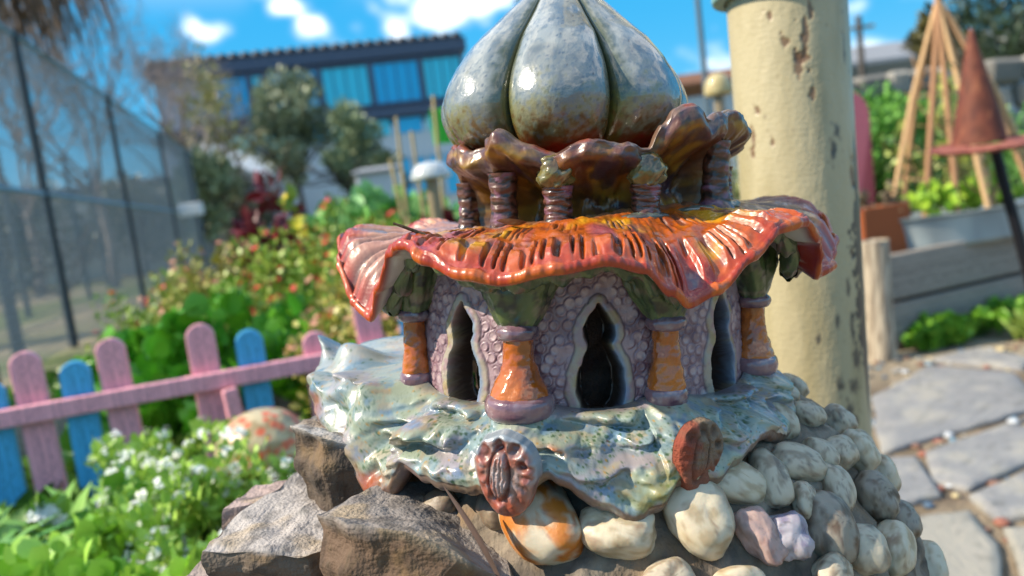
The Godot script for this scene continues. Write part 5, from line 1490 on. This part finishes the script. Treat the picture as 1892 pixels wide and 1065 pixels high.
	part("vine", commit(), M["bark"], tp)
	bush("climber", "sparse yellow green climber growing through the cane tripod", "plant", "", Vector3(2.5, 0.5, -4.3), Vector3(0.34, 0.40, 0.3), 24, 320, leaf_mesh(0), 0.06, "6d7a34", "a8b45c", 14, 0.016, "e0d8c8", "7a6a4a", 0.4)
	# rusty witch's hat on a dark pole
	var ht := thing("rusty_hat", Vector3(1.70, 0.0, -2.66), "rusty steel cone hat with wide brim on a leaning dark pole", "sculpture")
	part("cone", lathe([Vector2(86, 940), Vector2(84, 952), Vector2(60, 1080), Vector2(30, 1220), Vector2(12, 1310), Vector2(0.2, 1332)], 40, 30, mottled("6a3524", "54281c", "8a5238", 0.02), 1.0), M["rust_v"], ht, Vector3.ZERO, Vector3(0, 0, 0.02))
	part("brim", lathe([Vector2(60, 938), Vector2(150, 930), Vector2(168, 938), Vector2(168, 943), Vector2(150, 937), Vector2(60, 946)], 48, 14, mottled("8a4a3a", "74382c", "9a6450", 0.02), 8.0), M["rust_v"], ht, Vector3.ZERO, Vector3(0.10, 0, 0.06))
	begin()
	tube([Vector3(0.03, 0.93, 0), Vector3(0.10, 0.6, 0), Vector3(0.22, 0.0, 0)], 0.018, 0.018, 8, lin("1c1c20"))
	part("pole", commit(), M["steel"], ht)
	# pink board figure right behind the post
	var pk := thing("pink_board", Vector3(1.985, 0, -4.33), "pink painted rounded board standing right behind the post", "board")
	var pf := func(u: float, v: float) -> void:
		var a := u * TAU
		var q := Vector2(sin(a) * 0.13, (cos(a) * 0.15 + 0.95) if cos(a) > 0.0 else 0.95 + cos(a) * 0.95)
		if cos(a) <= 0.0: q.x = clampf(sin(a) * 3.0, -1.0, 1.0) * 0.13
		var z: float = [-0.02, -0.02, 0.02, 0.02][int(v * 3.0 + 0.5)]
		var s: float = [0.0, 1.0, 1.0, 0.0][int(v * 3.0 + 0.5)]
		cp = Vector3(q.x * s, lerpf(0.5, q.y + 0.22, s), z)
		cc = lin("b5606e").lerp(lin("8a3a48"), sm(0.90, 0.88, q.y) * (1.0 if s > 0.5 else 0.6))
	part("panel", surf(48, 3, pf, true, 1.0, true, false), M["paint"], pk)
	# paling fence and stone wall far right
	var pal := thing("paling_fence", Vector3(3.1, 0, -6.9), "low grey fence of uneven palings behind the cane tripod", "fence")
	pal.rotation.y = 0.25
	for k in 22:
		part("paling", box(Vector3(0.085, rng.randf_range(0.85, 1.1), 0.02), 0.004), M["old_wood"], pal, Vector3(k * 0.125 - 0.6, 0.5, 0), Vector3(0, 0, rng.randfn() * 0.02))
	part("rail", box(Vector3(2.9, 0.08, 0.04), 0.004), M["old_wood"], pal, Vector3(0.75, 0.7, -0.032))
	var wl := thing("stone_wall", Vector3(6.6, 0, -9.4), "grey rubble retaining wall behind the garden at the right", "wall")
	wl.rotation.y = 0.1
	part("core", box(Vector3(6.0, 1.72, 0.5), 0.05), M["grey_wall"], wl, Vector3(0.2, 0.86, -0.1))
	for r in 6:
		var x := -2.7
		while x < 3.0:
			var w := rng.randf_range(0.28, 0.62)
			begin()
			add_box(Vector3.ZERO, Vector3(w - 0.03, 0.29, 0.3), Basis.IDENTITY, 0.05, Color.WHITE, 0.02)
			part("stone", commit(false), [M["wall_stone"], M["wall_stone2"]][rng.randi() % 2], wl, Vector3(x + w * 0.5, 0.17 + r * 0.31, 0.08 + rng.randf() * 0.03))
			x += w
func lathe_oval(rx: float, rz: float, h: float) -> ArrayMesh:
	return surf(60, 10, func(u: float, v: float) -> void:
		var a := u * TAU
		var k := spline([Vector2(0.0, 0.0), Vector2(0.92, 0.0), Vector2(0.97, 0.1), Vector2(1.0, 0.9), Vector2(1.03, 1.0), Vector2(0.98, 1.02), Vector2(0.95, 0.85), Vector2(0.0, 0.82)], v)
		cp = Vector3(cos(a) * rx * k.x, h * k.y, sin(a) * rz * k.x)
		cc = lin("a3aaa8").lerp(lin("858d8e"), sm(-0.2, 0.3, nf(cp.x, cp.y, cp.z, 9.0))), true, 1.0, true)

func environment_parts() -> void:
	M["bark"] = glaze(0.85, 0.0, 0.3, 8.0)
	M["paint"] = glaze(0.42, 0.15, 0.05, 18.0)
	M["earth"] = glaze(0.95, 0.0, 1.0, 4.0)
	M["stone_flat"] = glaze(0.75, 0.0, 0.3, 6.0)
	M["pink"] = grained("f6a8b4", 0.5, 0, 8.0, 0.03)
	M["blue"] = grained("4cb0e2", 0.5, 0, 8.0, 0.03)
	M["old_wood"] = grained("958b80", 0.85, 1, 3.0, 0.2)
	M["soil"] = plain("4a3a2c", 0.95, 1.0, 6.0)
	M["white"] = plain("c9ccd0", 0.6)
	M["grey_wall"] = plain("ccd0d6", 0.85, 0.5, 1.0)
	M["pale_wall"] = plain("b9bfc6", 0.85)
	M["dark_wall"] = plain("a2abb8", 0.8)
	M["shed_wall"] = plain("d5d0c8", 0.85, 0.4, 1.0)
	M["navy"] = plain("4a566c", 0.6)
	M["tile"] = glaze(0.6, 0.0, 0.0, 1.0)
	M["brown"] = plain("7a5440", 0.8)
	M["grey_roof"] = plain("8a8c92", 0.7)
	M["rust"] = plain("9a5028", 0.85, 0.2, 12.0)
	M["rust_v"] = glaze(0.75, 0.0, 0.15, 14.0)
	M["zinc"] = glaze(0.4, 0.0, 0.05, 9.0)
	M["wall_stone"] = plain("8f8a82", 0.9, 0.6, 5.0)
	M["wall_stone2"] = plain("74706a", 0.9, 0.6, 5.0)
	for e in [["glass_blue", "3ab4e4"], ["glass_teal", "52d0e6"], ["glass_pale", "98dede"]]:
		var m := plain(e[1], 0.12)
		m.metallic = 0.1
		M[e[0]] = m
	var st := glaze(0.5, 0.0, 0.0, 1.0)
	st.metallic = 0.3
	M["steel"] = st
	var nt := StandardMaterial3D.new()
	nt.albedo_color = Color("d5d8da", 0.22)
	nt.transparency = BaseMaterial3D.TRANSPARENCY_ALPHA
	nt.roughness = 0.9
	nt.cull_mode = BaseMaterial3D.CULL_DISABLED
	M["net"] = nt
	ground_all()
	tall_building()
	far_things()
	net_fence()
	right_side()
	picket_fence()
	toadstool()
	beds()
	post()
	heap()
	rocks()
	litter()
